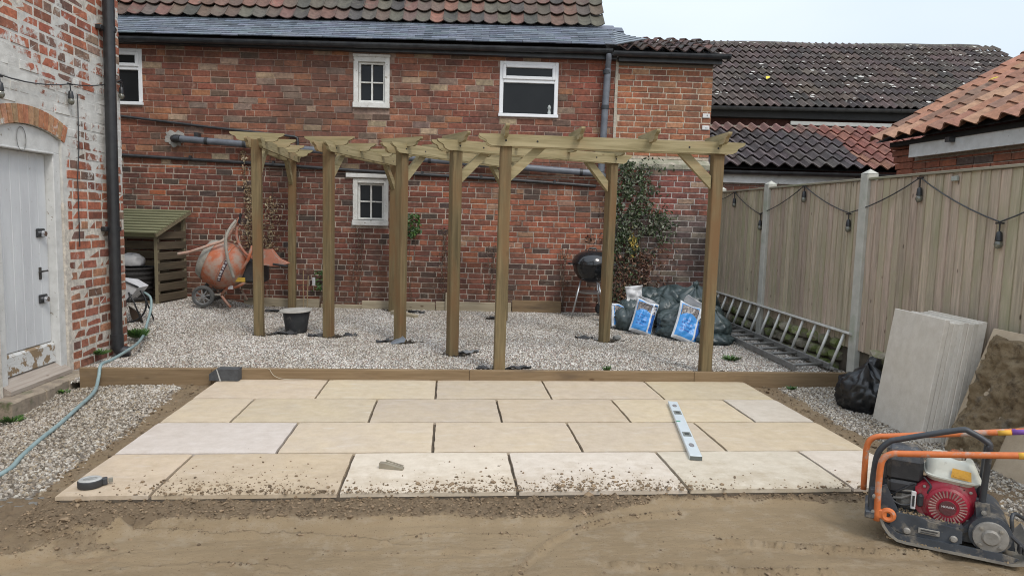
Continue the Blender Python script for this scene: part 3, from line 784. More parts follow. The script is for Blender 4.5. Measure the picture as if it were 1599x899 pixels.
def timber_window(par, x0, x1, z0, z1, mat, y=-.008):
    fr = MB(); fw = .062
    for a in ((x0, x0+fw, z0+.075, z1), (x1-fw, x1, z0+.075, z1), (x0+fw, x1-fw, z1-fw, z1)):
        fr.cbox(a[0], a[1], y, .09, a[2], a[3], .004)
    f = fr.build('window', mat, par)
    MB().cbox(x0-.006, x1+.006, y-.03, .09, z0, z0+.072, .006).build('sill', mat, f)
    MB().box(x0+.02, x1-.02, .075, .085, z0+.04, z1-.02).build('pane', glass, f)
    s = MB(); a0, a1, b0, b1 = x0+fw+.003, x1-fw-.003, z0+.08, z1-fw-.003; sw = .026
    for q in ((a0, a0+sw, b0, b1), (a1-sw, a1, b0, b1), (a0+sw, a1-sw, b0, b0+sw), (a0+sw, a1-sw, b1-sw, b1)):
        s.cbox(q[0], q[1], .03, .072, q[2], q[3], .003)
    s.build('sash', mat, f)
    g = MB(); cx, cz = (a0+a1)/2, (b0+b1)/2
    g.cbox(cx-.011, cx+.011, .034, .07, b0+sw, b1-sw, .003)
    g.cbox(a0+sw, cx-.0115, .036, .068, cz-.009, cz+.009, .003); g.cbox(cx+.0115, a1-sw, .036, .068, cz-.009, cz+.009, .003)
    g.build('glazing_bar', mat, f); return f
wa = timber_window(house, *W['a'], peelp); wa['label'] = 'small four-pane white painted window high on the wall'
MB().cbox(.852, 1.349, -.02, .02, 3.492, 3.525, .004).build('head_board', peelp, wa)
wd_ = timber_window(house, *W['d'], peelp); wd_['label'] = 'small four-pane window low on the wall with a white head board'
MB().cbox(.765, 1.345, -.035, .02, 1.892, 1.95, .006).build('head_board', whitep, wd_)
def upvc_window(par, x0, x1, z0, z1, split):
    fw = .052; fr = MB()
    for q in ((x0, x0+fw, z0+.05, z1), (x1-fw, x1, z0+.05, z1), (x0+fw, x1-fw, z1-fw, z1), (x0+fw, x1-fw, split-.028, split+.028)):
        fr.cbox(q[0], q[1], -.004, .06, q[2], q[3], .006)
    f = fr.build('window', upvc, par)
    MB().cbox(x0-.01, x1+.01, -.035, .06, z0, z0+.045, .006).build('sill', upvc, f)
    ca = MB(); a, b_, c, d = x0+fw-.012, x1-fw+.012, split+.016, z1-fw+.012
    for q in ((a, a+.045, c, d), (b_-.045, b_, c, d), (a+.045, b_-.045, c, c+.045), (a+.045, b_-.045, d-.045, d)):
        ca.cbox(q[0], q[1], -.02, .03, q[2], q[3], .006)
    ca.build('casement', upvc, f)
    MB().box(a+.02, b_-.02, .016, .022, c+.02, d-.02).build('pane', glass, f)
    MB().box(x0+.03, x1-.03, .026, .032, z0+.03, split).build('pane', glass, f)
    return f
wb = upvc_window(house, *W['b'], 3.245); wb['label'] = 'wide white plastic window with a top light'
wc = upvc_window(house, *W['c'], 3.245); wc['label'] = 'white plastic window cut off by the near building'
orn = MB()
orn.lathe([(.0, 0), (.03, .0), (.034, .02), (.028, .06), (.036, .09), (.024, .13), (.012, .15), (.016, .175), (.0, .19)], 12, Matrix.Translation((3.50, .05, 2.815)))
orn.build('ornament', M('pale_ornament', (.45, .48, .47), (.3, .33, .32), 20, .4), wb)

# roof: slate strip at the eaves, steep pantiles above
roof = MB(); roof.box(HX0, HX1-.1, -.02, .22, 3.622, 3.64); ro = roof.build('roof', M('roof_board', (.06, .05, .04)), house)
SL, SP = .66, R(33)
fr_s = slope_frame(-3.0, -.17, 3.635, SP, -.010)
def slate_u(i):
    g = random.Random(i); return MB().cbox(.002, .2165, 0, .165, 0, .007, .0015)
nsr = 9; sl_h = SL/nsr
def slate_variant(i):
    mb = MB(); w_ = .218-.002
    mb.add([(0, 0, .006), (w_, 0, .006), (w_, 0, .020), (0, 0, .020), (0, .19, 0), (w_, .19, 0), (w_, .19, .006), (0, .19, .006)],
           [(0, 1, 2, 3), (3, 2, 6, 7), (0, 3, 7, 4), (1, 5, 6, 2), (0, 4, 5, 1)]); return mb
def slate_col(c, r, rg): return vary((.135, .155, .185) if rg.random() < .8 else (.09, .105, .13), rg, .25)
class SlateRows: pass
specs_skip = lambda c, r: False
sm = slate_variant(0)
# half-bond: odd rows shifted by half a slate
for par_, off in ((0, 0.0), (1, -.109)):
    T = fr_s @ Matrix.Translation((off, par_*sl_h, 0))
    tile_field(ro, 'slate', slate_variant, None, .218, sl_h*2, 34+par_, 5 if par_ == 0 else 4, slate_o, slate_v, 150, slate_col, T, rg, jit=.002)
# the slates sweep out over the annex at the right end
swp = MB()
for r_ in range(9):
    y0 = r_*sl_h; x0 = 34*.218-.09
    w0 = .40*(1-r_/9)**1.6+.03; w1 = .40*max(0, (1-(r_+1.1)/9))**1.6+.03; drop0 = .10*(w0/.43); drop1 = .10*(w1/.43)
    swp.add([(x0, y0, .016+r_*.0), (x0+w0, y0, .016+drop0*.9), (x0+w1, y0+sl_h*1.1, .006+drop1*.9), (x0, y0+sl_h*1.1, .006),
             (x0, y0, .004), (x0+w0, y0, .004+drop0*.9)], [(0, 1, 2, 3), (4, 5, 1, 0)])
swp.build('swept_slates', leadm, ro, mt=fr_s)
ty = -.17+SL*math.cos(SP); tz = 3.635+SL*math.sin(SP)
PP = R(50); fr_p = slope_frame(-3.0, ty-.03, tz+.01, PP, -.010)
def pant_col(c, r, rg): return pick(rg, [(3.2, (.17, .10, .08)), (3, (.14, .10, .082)), (3.5, (.12, .105, .085)), (.6, (.22, .115, .09)), (1.8, (.085, .078, .07))])
NP = 39
tile_field(ro, 'roof_tile', lambda i: pantile(.186, .245, .021, .017, 12, .040, ph='u'), None, .186, .245, NP, 13, pant_o, pant_v, 300, pant_col, fr_p, rg, jit=.012)
und = MB(); und.add([(HX0, -.15, 3.60), (4.24, -.15, 3.64), (4.24, ty, tz-.02), (HX0, ty, tz-.05), (HX0, ty+2.1, tz+2.45), (4.22, ty+2.1, tz+2.48)], [(0, 1, 2, 3), (3, 2, 5, 4)])
und.build('roof_underlay', M('underlay', (.05, .045, .04)), ro)
gab = MB(); gab.prism([(0.2, 3.5), (ty, tz-.05), (ty+2.07, tz+2.4), (ty+4.1, tz-.05), (5.2, 3.5)], 4.12, 4.19, 'yz'); gab.build('gable', mort_up, ro)
back = MB(); back.add([(HX0, ty+2.1, tz+2.45), (4.24, ty+2.1, tz+2.47), (4.24, 5.5, 3.5), (HX0, 5.5, 3.5)], [(0, 1, 2, 3)]); back.build('rear_slope', pant_v, ro)
rdg = MB(); rdg.tube([(-3.1, ty+2.08, tz+2.45), (4.25, ty+2.08, tz+2.52)], .09, 10); rdg.build('ridge', pant_v, ro)
fas = MB(); fas.box(HX0, 4.38, -.10, -.004, 3.545, 3.63); fas.build('fascia', gutterm, house)
def gutter(par, p0, p1, r=.058, mat=None):
    g = MB(); n = 8; p0 = Vector(p0); p1 = Vector(p1); m = 12; vs = []; fs = []
    for i in range(m+1):
        p = p0.lerp(p1, i/m)
        for rr in (r, r-.006):
            for k in range(n+1):
                a = PI+PI*k/n; vs.append((p.x, p.y+rr*math.cos(a), p.z+rr*math.sin(a)))
    q = 2*(n+1)
    for i in range(m):
        for k in range(n):
            fs.append((i*q+k, (i+1)*q+k, (i+1)*q+k+1, i*q+k+1)); fs.append((i*q+n+1+k, i*q+n+2+k, (i+1)*q+n+2+k, (i+1)*q+n+1+k))
        fs.append((i*q, i*q+n+1, (i+1)*q+n+1, (i+1)*q)); fs.append((i*q+n, (i+1)*q+n, (i+1)*q+2*n+1, i*q+2*n+1))
    g.add(vs, fs); go = g.build('gutter', mat or gutterm, par)
    d = (p1-p0); L = d.length; k = max(2, int(L/1.0))
    for i in range(k+1):
        p = p0+d*(min(max(i/k, .01), .99)); b_ = MB(); 
        vs = []; fs = []
        for xx in (-.018, .018):
            for a in range(9):
                an = PI+PI*a/8; vs.append((p.x+xx, p.y+(r+.005)*math.cos(an), p.z+(r+.005)*math.sin(an)))
        for a in range(8): fs.append((a, a+1, a+10, a+9))
        b_.add(vs, fs); b_.build('gutter_clip', mat or gutterm, go)
    return go
gutter(house, (HX0, -.165, 3.58), (4.30, -.165, 3.655))
# downpipe with offset, collar and brackets; soil pipe and thin black pipes across the wall
dp = MB(); dp.tube([(4.255, -.165, 3.60), (4.255, -.165, 3.54), (4.262, -.09, 3.46), (4.262, -.075, 3.40)], .038, 12); dp.tube([(4.262, -.075, 3.42), (4.248, -.075, 2.95), (4.225, -.075, 2.05)], .046, 14)
do = dp.build('downpipe', greyp, house, smooth=40)
for z in (3.38, 2.92, 2.40): MB().tube([(4.25-(3.4-z)*.01, -.075, z-.025), (4.25-(3.4-z)*.01, -.075, z+.025)], .053, 14).build('collar', gutterm, do, smooth=40)
wp = MB(); wp.tube([(-1.50, .02, 2.33), (-1.50, -.05, 2.335), (-1.46, -.082, 2.335), (-1.40, -.09, 2.33)], .052, 14)
wpo = wp.build('pipe_elbow', pipeblk, house, smooth=40)
wpp = MB(); wpp.tube([(-1.40, -.09, 2.33), (4.15, -.09, 2.035)], .045, 14); sp_ = wpp.build('soil_pipe', greyp, house, smooth=40)
for x in (-1.06, -.56, .6, 1.9, 3.05, 3.95):
    z = 2.33-(x+1.4)/5.55*.295; MB().tube([(x-.02, -.09, z), (x+.02, -.09, z-.002)], .051, 14).build('collar', pipeblk, sp_, smooth=40)
bk_ = MB(); bk_.box(-1.22, -1.17, -.10, 0, 2.36, 2.42); bk_.build('bracket', pipeblk, sp_)
el = MB(); el.tube([(4.13, -.09, 2.036), (4.23, -.09, 2.02), (4.30, -.09, 1.96), (4.32, -.07, 1.88)], .052, 14); el.build('pipe_elbow', pipeblk, house, smooth=40)
c1 = MB(); c1.tube([(-2.4, -.03, 2.63), (-1.113, -.03, 2.508), (.08, -.03, 2.412), (.12, -.03, 2.395), (.127, -.03, 2.33), (.13, -.03, 2.13)], .017, 8); c1.build('waste_pipe', pipeblk, house, smooth=40)
c2 = MB(); c2.tube([(-2.4, -.028, 2.108), (-.525, -.028, 2.045), (.934, -.028, 1.985), (2.934, -.028, 1.925), (4.17, -.028, 1.868)], .022, 8); c2o = c2.build('waste_pipe', pipeblk, house, smooth=40)
for x in (-1.3, -.2, 1.8, 2.6, 3.6): MB().box(x-.015, x+.015, -.055, 0, 1.86+(4.17-x)*.038, 1.91+(4.17-x)*.038).build('bracket', pipeblk, c2o)
# air bricks below the band
for x in (2.03, 2.26, 1.75): pass

# ------------------------------------------------------------------ the annex of the house, rebuilt in orange brick above a ledge
annex = thing('brick_annex', 'orange brick annex with black gutter, dark stained below its mossy ledge, ivy at its foot', 'building', (0, 3.82, 0), HA)
AX0, AX1 = 4.40, 5.715
m1 = MB(); wall_cells(m1, AX0, AX1, 2.26, 3.60, [], .004, .24); aw = m1.build('wall', mort_an, annex)
def col_an(x, z, rg): return pick(rg, [(5, (.42, .17, .10)), (3, (.36, .14, .09)), (1.5, (.46, .24, .15)), (1, (.30, .12, .085)), (.4, (.50, .36, .26))])
s1 = course_fill(AX0+.02, AX1, 2.30, 3.585, [], .0775, .228, col_an, rg, hdr=.18, joint=.013)
bricks(aw, s1, (bm_obj, bm_vert))
stb_o = wall_mat('stained_brick', 'obj', smear=.55, dark=.75, smearc=(.42, .38, .36)); stb_v = wall_mat('stained_brick_far', 'vert', smear=.55, dark=.75, smearc=(.42, .38, .36))
m2 = MB(); wall_cells(m2, AX0-.01, AX1, -.1, 2.20, [], -.0595, .24); al = m2.build('wall', wall_mat('mortar_stained', mortar=(.56, .52, .49), smear=.4, dark=.45), annex)
def col_al(x, z, rg):
    if z > 1.5: return pick(rg, [(4, (.26, .10, .085)), (3, (.20, .085, .075)), (1, (.32, .22, .18))])
    if z > .9: return pick(rg, [(3, (.16, .11, .11)), (3, (.11, .085, .085)), (1, (.24, .19, .18)), (1, (.20, .10, .085))])
    return pick(rg, [(3, (.20, .11, .10)), (3, (.14, .09, .085)), (1, (.26, .20, .18))])
s2 = course_fill(AX0-.005, AX1, -.1, 2.12, [], .0765, .236, col_al, rg, hdr=.12, y=-.064, joint=.012)
bricks(al, s2, (stb_o, stb_v))
lg = MB()
pp_ = [(AX0-.01+i*(AX1-AX0+.01)/14, .0) for i in range(15)]
for i in range(14):
    a, b_ = pp_[i][0], pp_[i+1][0]; h0 = rg.uniform(.03, .05)
    lg.prism([(-.085+rg.uniform(-.006, .006), 2.125), (-.088, 2.185), (.02, 2.25+h0*.4), (.02, 2.125)], a, b_, 'yz')
lg.build('ledge', M('mossy_mortar', (.33, .31, .24), (.21, .22, .15), 14, .95, bmp=.6, c3=(.42, .38, .31), s3=9), annex)
MB().box(AX0-.02, AX0+.018, -.012, .05, 2.27, 3.585).build('mortar_joint', M('old_render', (.50, .46, .38), (.36, .32, .26), 18, .95, bmp=.8), annex)
ab = MB(); ab.box(AX0, AX1, .25, 2.2, -.1, 3.6); ab.build('side_wall', mort_an, annex)
lbl = M('white_plaque', (.78, .78, .76)); blkp = M('black_print', (.02, .02, .02))
for z in (2.86, 2.70):
    pl = MB().cbox(5.60, 5.70, -.014, 0, z-.028, z+.028, .003).build('plaque', lbl, annex)
    MB().box(5.655 if z > 2.8 else 5.64, 5.664 if z > 2.8 else 5.675, -.016, -.0145, z-.008, z+.012 if z > 2.8 else z-.002).build('mark', blkp, pl)
fa = MB(); fa.box(4.40, 5.80, -.10, -.004, 3.53, 3.60); fa.build('fascia', gutterm, annex)
sof = MB(); sof.box(4.42, 5.71, -.012, -.002, 3.49, 3.525); sof.build('lintel_strip', M('old_timber', (.16, .13, .10)), annex)
gutter(annex, (4.31, -.165, 3.63), (5.88, -.165, 3.635))
ar = MB(); ar.add([(4.3, -.12, 3.62), (5.86, -.12, 3.62), (5.86, 1.05, 4.04), (4.3, 1.05, 4.04)], [(0, 1, 2, 3)]); aro = ar.build('roof', M('roof_board', (.06, .05, .04)), annex)
tile_field(aro, 'roof_tile', lambda i: pantile(.19, .26, .028, .018, 8, .034, ph=.3*i), None, .19, .26, 8, 5, dark_o, dark_v, 300,
           lambda c, r, rg: pick(rg, [(3, (.13, .095, .085)), (2, (.10, .085, .08)), (1, (.19, .11, .09))]), slope_frame(4.36, -.20, 3.655, R(20)), rg, jit=.01)
# ------------------------------------------------------------------ the near building on the left with the arched doorway
LA = R(88.5)
lb = thing('whitewashed_building', 'tall old brick building on the left with patchy whitewash and a white arched plank door', 'building', (-1.06, .3, 0), LA)
LX0, LX1, LTOP = -3.2, 1.005, 4.7
ZP = (1.15, 1.98, 2.35, 2.85)
lbo = wall_mat('whitewashed_brick', 'obj', smear=.75, smearc=(.60, .57, .52), zpaint=ZP, paint=-.045, dark=.45)
lbv = wall_mat('whitewashed_brick_far', 'vert', smear=.75, smearc=(.60, .57, .52), zpaint=ZP, paint=-.045, dark=.45)
lmo = wall_mat('mortar_whitewash', mortar=(.66, .62, .55), smear=.5, zpaint=ZP, paint=.03)
DX0, DX1, DZ = -.86, .0, 1.93
dcx = (DX0+DX1)/2; rise = .09; hs = (DX1-DX0)/2+.02; RAD = (hs*hs+rise*rise)/(2*rise); ACZ = DZ+rise-RAD
mb = MB()
wall_cells(mb, LX0, LX1, -.25, DZ-.05, [(DX0, DX1, -.25, DZ-.05)], .0012, .30)
# wall above the door, cut to the arch
N = 24
ax = [DX0-.0+(DX1-DX0)*i/N for i in range(N+1)]; az = [ACZ+math.sqrt(RAD*RAD-(x-dcx)**2) for x in ax]
for i in range(N):
    mb.add([(ax[i], .0012, az[i]), (ax[i+1], .0012, az[i+1]), (ax[i+1], .0012, LTOP), (ax[i], .0012, LTOP)], [(0, 1, 2, 3)])
    mb.add([(ax[i], .0012, az[i]), (ax[i+1], .0012, az[i+1]), (ax[i+1], .3, az[i+1]), (ax[i], .3, az[i])], [(3, 2, 1, 0)])
wall_cells(mb, LX0, DX0, DZ-.05, LTOP, [], .0012, .30); wall_cells(mb, DX1, LX1, DZ-.05, LTOP, [], .0012, .30)
lw = mb.build('wall', lmo, lb)
body = MB(); body.box(LX0, LX1-.002, .31, 4.5, -.25, LTOP); body.box(DX0-.1, DX1+.1, .10, .31, -.2, 2.1)
body.build('side_wall', lmo, lb)
def col_lb(x, z, rg):
    if z < .95: return pick(rg, [(5, (.34, .135, .088)), (2, (.26, .11, .078)), (1.5, (.40, .20, .125)), (.7, (.20, .11, .085))])
    return pick(rg, [(5, (.40, .145, .088)), (2.5, (.32, .12, .08)), (1.5, (.46, .22, .14)), (1, (.30, .20, .15)), (1, (.20, .12, .095))])
rg = random.Random(21)
arch_hole = []
for i in range(0, N, 2):                # clear the arch ring course by course
    x0, x1 = ax[i]-.0, ax[i+2]; arch_hole.append((x0, x1, -.3, ACZ+math.sqrt((RAD+.145)**2-((x0+x1)/2-dcx)**2)))
arch_hole[0] = (DX0-.055, *arch_hole[0][1:]); arch_hole[-1] = (arch_hole[-1][0], DX1+.055, *arch_hole[-1][2:])
hol = [(DX0-.002, DX1+.002, -.3, DZ)]+arch_hole
sl_ = course_fill(-2.3, LX1+.004, -.19, LTOP-.05, hol, .087, .240, col_lb, rg, hdr=.25, hdr_every=4, jy=.0025, joint=.017)
bricks(lw, sl_, (lbo, lbv), depth=.045)
na = 16
abm = wall_mat('arch_brick_face', 'obj', smear=.45, smearc=(.62, .58, .5), zpaint=(.9, 1.5, 2.55, 3.1), paint=-.24)
for i in range(na):
    a0 = math.asin(hs/RAD)*1.04; a = -a0+2*a0*(i+.5)/na; wd = 2*a0*RAD/na-.015
    mb = MB(); o_ = (RAD+.142)/RAD
    mb.add([(-wd/2, -.008, 0), (wd/2, -.008, 0), (wd/2*o_, -.008, .14), (-wd/2*o_, -.008, .14), (-wd/2, .06, 0), (wd/2, .06, 0), (wd/2*o_, .06, .14), (-wd/2*o_, .06, .14)],
           [(0, 1, 2, 3), (0, 4, 5, 1), (1, 5, 6, 2), (2, 6, 7, 3), (3, 7, 4, 0)])
    o = mb.build('arch_brick', abm, lw, mt=Matrix.Translation((dcx+RAD*math.sin(a), 0, ACZ+RAD*math.cos(a))) @ Matrix.Rotation(a, 4, 'Y'))
    o.color = (*pick(rg, [(3, (.45, .21, .12)), (2, (.38, .24, .14)), (2, (.48, .27, .16))]), 1)
# door: frame, tympanum board, planks, locks, peeling weatherboard
doorw = M('old_white_gloss', (.62, .635, .64), (.52, .53, .54), 5, .55, bmp=.3, c3=(.40, .385, .36), s3=30, t3=(.66, .72), stretch=(1, 1, .25))
framew = M('frame_white', (.62, .62, .60), (.50, .50, .48), 9, .6, bmp=.4, c3=(.24, .21, .17), s3=26, t3=(.64, .70))
door = MB()
door.cbox(DX1-.095, DX1, .02, .12, -.02, 1.83, .005); door.cbox(DX0, DX0+.095, .02, .12, -.02, 1.83, .005)
do_ = door.build('door', framew, lb); do_['label'] = 'white arched plank door with flaking paint at its foot'
poly = [(DX0+.004, 1.832)]+[(DX0+.004+(DX1-DX0-.008)*i/20, ACZ+math.sqrt(RAD*RAD-(DX0+.004+(DX1-DX0-.008)*i/20-dcx)**2)-.006) for i in range(21)]+[(DX1-.004, 1.832)]
ty_ = MB(); ty_.prism(poly, .022, .118, 'xz'); ty_.build('arch_board', framew, do_)
MB().cbox(DX0+.09, DX1-.09, .012, .1, 1.818, 1.832, .003).build('bead', framew, do_)
px0, px1 = DX0+.097, DX1-.097; npk = 6; pw = (px1-px0)/npk
for i in range(npk):
    MB().cbox(px0+i*pw+.0012, px0+(i+1)*pw-.0012, .085+rnd.uniform(0, .003), .115, .27, 1.815, .003).build('plank', doorw, do_)
peel = M('flaking_board', (.60, .60, .58), (.52, .52, .50), 6, .75, bmp=.6, c3=(.24, .17, .10), s3=9, t3=(.50, .54), stretch=(.5, .5, 2))
wbm = MB(); wbm.prism([(.084, .262), (.066, .245), (.058, .10), (.12, .095), (.12, .262)], px0, px1, 'yz'); wbm.build('weatherboard', peel, do_)
sil = MB(); sil.prism([(.075, .092), (-.035, .018), (-.035, -.012), (.12, -.012), (.12, .092)], DX0+.03, DX1-.03, 'yz')
sil.build('sill', wood_mat('old_sill', (.30, .25, .21), (.40, .35, .30), 'x', c3=(.22, .17, .13)), do_)
chrome = M('chrome', (.75, .75, .76), (.6, .6, .62), 8, .18, 1, bmp=0)
for z0 in (1.178, .64):
    lk = MB(); lk.cbox(-.255, -.150, .070, .086, z0-.036, z0+.036, .006); l_ = lk.build('lock', blk, do_)
    MB().lathe([(0, 0), (.026, 0), (.028, .012), (.022, .03), (.016, .032), (.0, .028)], 16, Matrix.Translation((-.193, .071, z0-.006)) @ Matrix.Rotation(R(90), 4, 'X')).build('knob', chrome, l_, smooth=40)
la_ = MB(); la_.cbox(-.235, -.205, .078, .088, .80, .90, .003); la_.tube([(-.22, .07, .865), (-.16, .058, .868)], .007, 8); la_.tube([(-.22, .075, .865), (-.255, .07, .860)], .006, 8); la_.build('latch', M('iron_latch', (.05, .045, .04)), do_)
ring = MB(); ring.tube([(-.50+.055*math.cos(a), .013, 1.90+.09*math.sin(a)) for a in [2*PI*i/20 for i in range(20)]], .003, 6, closed=True); ring.build('wire_loop', M('wire', (.2, .2, .19)), do_)
st = MB()
nn = 10
for i in range(nn):
    a = -.99+(1.05)*i/nn; b_ = -.99+1.05*(i+1)/nn; j = [rg.uniform(-.008, .008) for _ in range(4)]
    st.prism([(-.13+j[0], -.16), (-.135+j[0], -.035+j[1]), (-.11, -.018), (.02, -.014), (.02, -.16)], a, b_, 'yz')
st.build('door_step', M('worn_stone', (.34, .28, .21), (.22, .18, .14), 12, .95, bmp=.8, c3=(.10, .12, .05), s3=6, t3=(.56, .68)), lb)
# black rainwater pipe down the wall, its shoe, brackets
pp = MB(); pp.tube([(.69, -.075, 4.6), (.686, -.075, 3.3), (.662, -.075, 1.7), (.655, -.075, .13)], .050, 16)
po = pp.build('downpipe', blk, lb, smooth=40)
sh = MB(); sh.tube([(.655, -.075, .20), (.655, -.075, .08), (.665, -.10, .035), (.69, -.18, .02)], .058, 16); sh.build('shoe', blk, po, smooth=40)
for z in (3.02, 1.2):
    b2 = MB(); b2.tube([(.664+.009*z, -.075, z-.02), (.664+.009*z, -.075, z+.02)], .056, 16); b2.cbox(.56+.009*z, .66+.009*z, -.05, 0, z-.02, z+.02, .004)
    b2.build('bracket', blk, po, smooth=40)
tc_ = MB(); tc_.tube([(.245, -.012, 2.36), (.235, -.012, 1.9), (.20, -.012, 1.65), (.195, -.012, 1.05)], .005, 6); tc_.build('cable', pipeblk, lb)
rf = MB(); rf.prism([(-.30, 4.62), (-.30, 4.70), (2.4, 6.6), (5.1, 4.7), (5.1, 4.62)], LX0, LX1+.12, 'yz'); rf.build('roof', dpl_o, lb)
gutter(lb, (LX0, -.34, 4.66), (LX1+.1, -.34, 4.66))
# string of lamps along the whitewashed wall
bulbg = M('clear_bulb', (.17, .165, .13), (.10, .10, .08), 30, .08, bmp=0, spec=.9)
def lamp_string(name, label, loc, rz, pts, drops, yoff=-.03):
    t = thing(name, label, 'string lights', loc, rz)
    mb = MB(); P = []
    for (x0, z0), (x1, z1) in zip(pts[:-1], pts[1:]):
        for i in range(6):
            u = i/6; P.append((x0+(x1-x0)*u, yoff, z0+(z1-z0)*u-.035*abs(x1-x0)*4*u*(1-u)))
    P.append((pts[-1][0], yoff, pts[-1][1])); mb.tube(P, .0052, 6); mb.build('cable', pipeblk, t)
    for x, z, l in drops:
        h = MB(); h.tube([(x, yoff, z), (x+.002, yoff-.004, z-l)], .0055, 6); h.box(x-.03, x+.03, yoff-.008, yoff+.008, z-.006, z+.006)
        h.lathe([(.010, 0), (.017, -.008), (.021, -.045), (.023, -.062), (.0, -.064)][::-1], 12, Matrix.Translation((x+.002, yoff-.004, z-l)))
        ho = h.build('lamp_holder', blk, t, smooth=40)
        g = MB(); g.lathe([(.0, -.118), (.014, -.114), (.023, -.10), (.026, -.084), (.020, -.068), (.014, -.060)], 12, Matrix.Translation((x+.002, yoff-.004, z-l)))
        g.build('bulb', bulbg, ho, smooth=True)
    return t
lamp_string('string_lights', 'black cable of clear bulbs strung along the whitewashed wall above the arched door', (-1.06, .3, 0), LA,
            [(-1.6, 2.42), (-.8, 2.32), (.10, 2.42), (.97, 2.62), (1.02, 2.55)], [(-.79, 2.31, .04), (.10, 2.42, .055), (.962, 2.60, .045)])

# ------------------------------------------------------------------ close-board fence with concrete posts on the right
board_m = wood_mat('fence_board', (.52, .445, .36), (.32, .278, .225), 'z', c3=(.36, .335, .24), t3=(.48, .66), src='obj', gs=1.3, kd=(.09, .065, .05))
rail_m = wood_mat('fence_cap', (.30, .27, .20), (.22, .20, .15), 'x', c3=(.22, .23, .14))
conc = M('concrete_post', (.50, .49, .435), (.40, .395, .345), 7, .9, bmp=.3, c3=(.33, .35, .27), s3=4, t3=(.55, .7))
FX = 5.88
fence = thing('board_fence', 'tall weathered close-board fence with concrete posts running along the right side of the yard', 'fence', (FX, .03, 0), R(90))
# local x runs away from the camera (+Y), local -y... the face towards the yard is +y
posts = [-3.80, -1.93, 0.0, 1.90, 3.36]
for i, x in enumerate(posts):
    z0 = 1.90 if i != 2 else 1.905
    p = MB(); p.cbox(x-.055, x+.055, -.05, .055, -.15, z0-.03, .008)
    p.add([(x-.055, -.05, z0-.03), (x+.055, -.05, z0-.03), (x+.055, .055, z0-.03), (x-.055, .055, z0-.03), (x, .0, z0+.012)], [(0, 1, 4), (1, 2, 4), (2, 3, 4), (3, 0, 4)])
    p.build('fence_post', conc, fence)
rg = random.Random(9)
for (a, b_) in zip(posts[:-1], posts[1:]):
    x = a+.06; n = int(round((b_-a-.12)/.090)); w_ = (b_-a-.12)/n; 
    zb = .30 if a < 1.8 else .34
    for k in range(n):
        mb = MB(); t0 = .017; t1 = .007; L = w_+.014
        mb.add([(0, .012, zb), (0, .012+t0, zb), (L, .012+t1, zb), (L, .010, zb), (0, .012, 1.815), (0, .012+t0, 1.815), (L, .012+t1, 1.815), (L, .010, 1.815)],
               [(0, 1, 2, 3), (4, 7, 6, 5), (1, 5, 6, 2), (0, 4, 5, 1), (2, 6, 7, 3)])
        o = mb.build('fence_board', board_m, fence, loc=(x+k*w_, rg.uniform(-.001, .0015), rg.uniform(-.006, .004))); v = rg.uniform(.86, 1.12)
        g_ = rg.uniform(.96, 1.07) if a > 0 else rg.uniform(.93, 1.03)
        o.color = (v*1.03, v*g_, v*.93, 1)
    MB().cbox(a+.058, b_-.058, -.012, .044, 1.817, 1.838, .003).build('capping', rail_m, fence)
    for z in (.45, 1.05, 1.6): MB().box(a+.057, b_-.057, -.03, .009, z, z+.07).build('rail', rail_m, fence)
# rubble footing below the boards, moss grown
rub = M('mossy_rubble', (.30, .27, .22), (.15, .13, .10), 9, .95, bmp=.9, c3=(.14, .17, .05), s3=4, t3=(.44, .58), src='obj')
rw = thing('rubble_footing', 'low mossy rubble stone footing under the board fence, half hidden by the leaning ladder', 'stone wall', (FX, .03, 0), R(90))
MB().box(-3.6, 3.4, -.25, .0, -.2, .33).build('core', M('footing_earth', (.11, .09, .065), (.06, .05, .035), 10, .95, bmp=.9), rw)
z = -.08
while z < .28:
    h = rg.uniform(.08, .115); x = -2.4+rg.uniform(0, .2)
    while x < 3.3:
        l = rg.uniform(.12, .30)
        if not any(abs(x+l/2-p) < .07+l/2 for p in posts):
            mb = MB(); V0, F0 = ICO[2]
            mb.add([(l/2*.97*math.copysign(abs(v[0])**.55, v[0])*(1+rg.uniform(-.05, .05)), .075*math.copysign(abs(v[1])**.8, v[1])*(1+rg.uniform(-.2, .2)), h/2*.93*math.copysign(abs(v[2])**.55, v[2])) for v in V0], F0)
            o = mb.build('stone', rub, rw, loc=(x+l/2, .0, z+h/2)); k = rg.uniform(.7, 1.4); o.color = (k, k, k*.95, 1)
        x += l+.015
    z += h+.01
lamp_string('string_lights', 'black cable of clear bulbs looping along the weathered board fence', (FX, .03, 0), R(90),
            [(3.4, 1.72), (2.803, 1.812), (2.04, 1.53), (1.04, 1.815), (.203, 1.53), (-.737, 1.80), (-1.565, 1.46), (-2.3, 1.78)],
            [(2.803, 1.81, .075), (2.02, 1.525, .07), (1.04, 1.81, .05), (.20, 1.52, .05), (-.737, 1.798, .075), (-1.565, 1.452, .055)], yoff=.05)
lt = MB(); lt.cbox(-1.13, -1.07, .03, .05, 1.755, 1.79, .003); lt.build('fence_label', M('tin_tag', (.35, .37, .33)), fence)

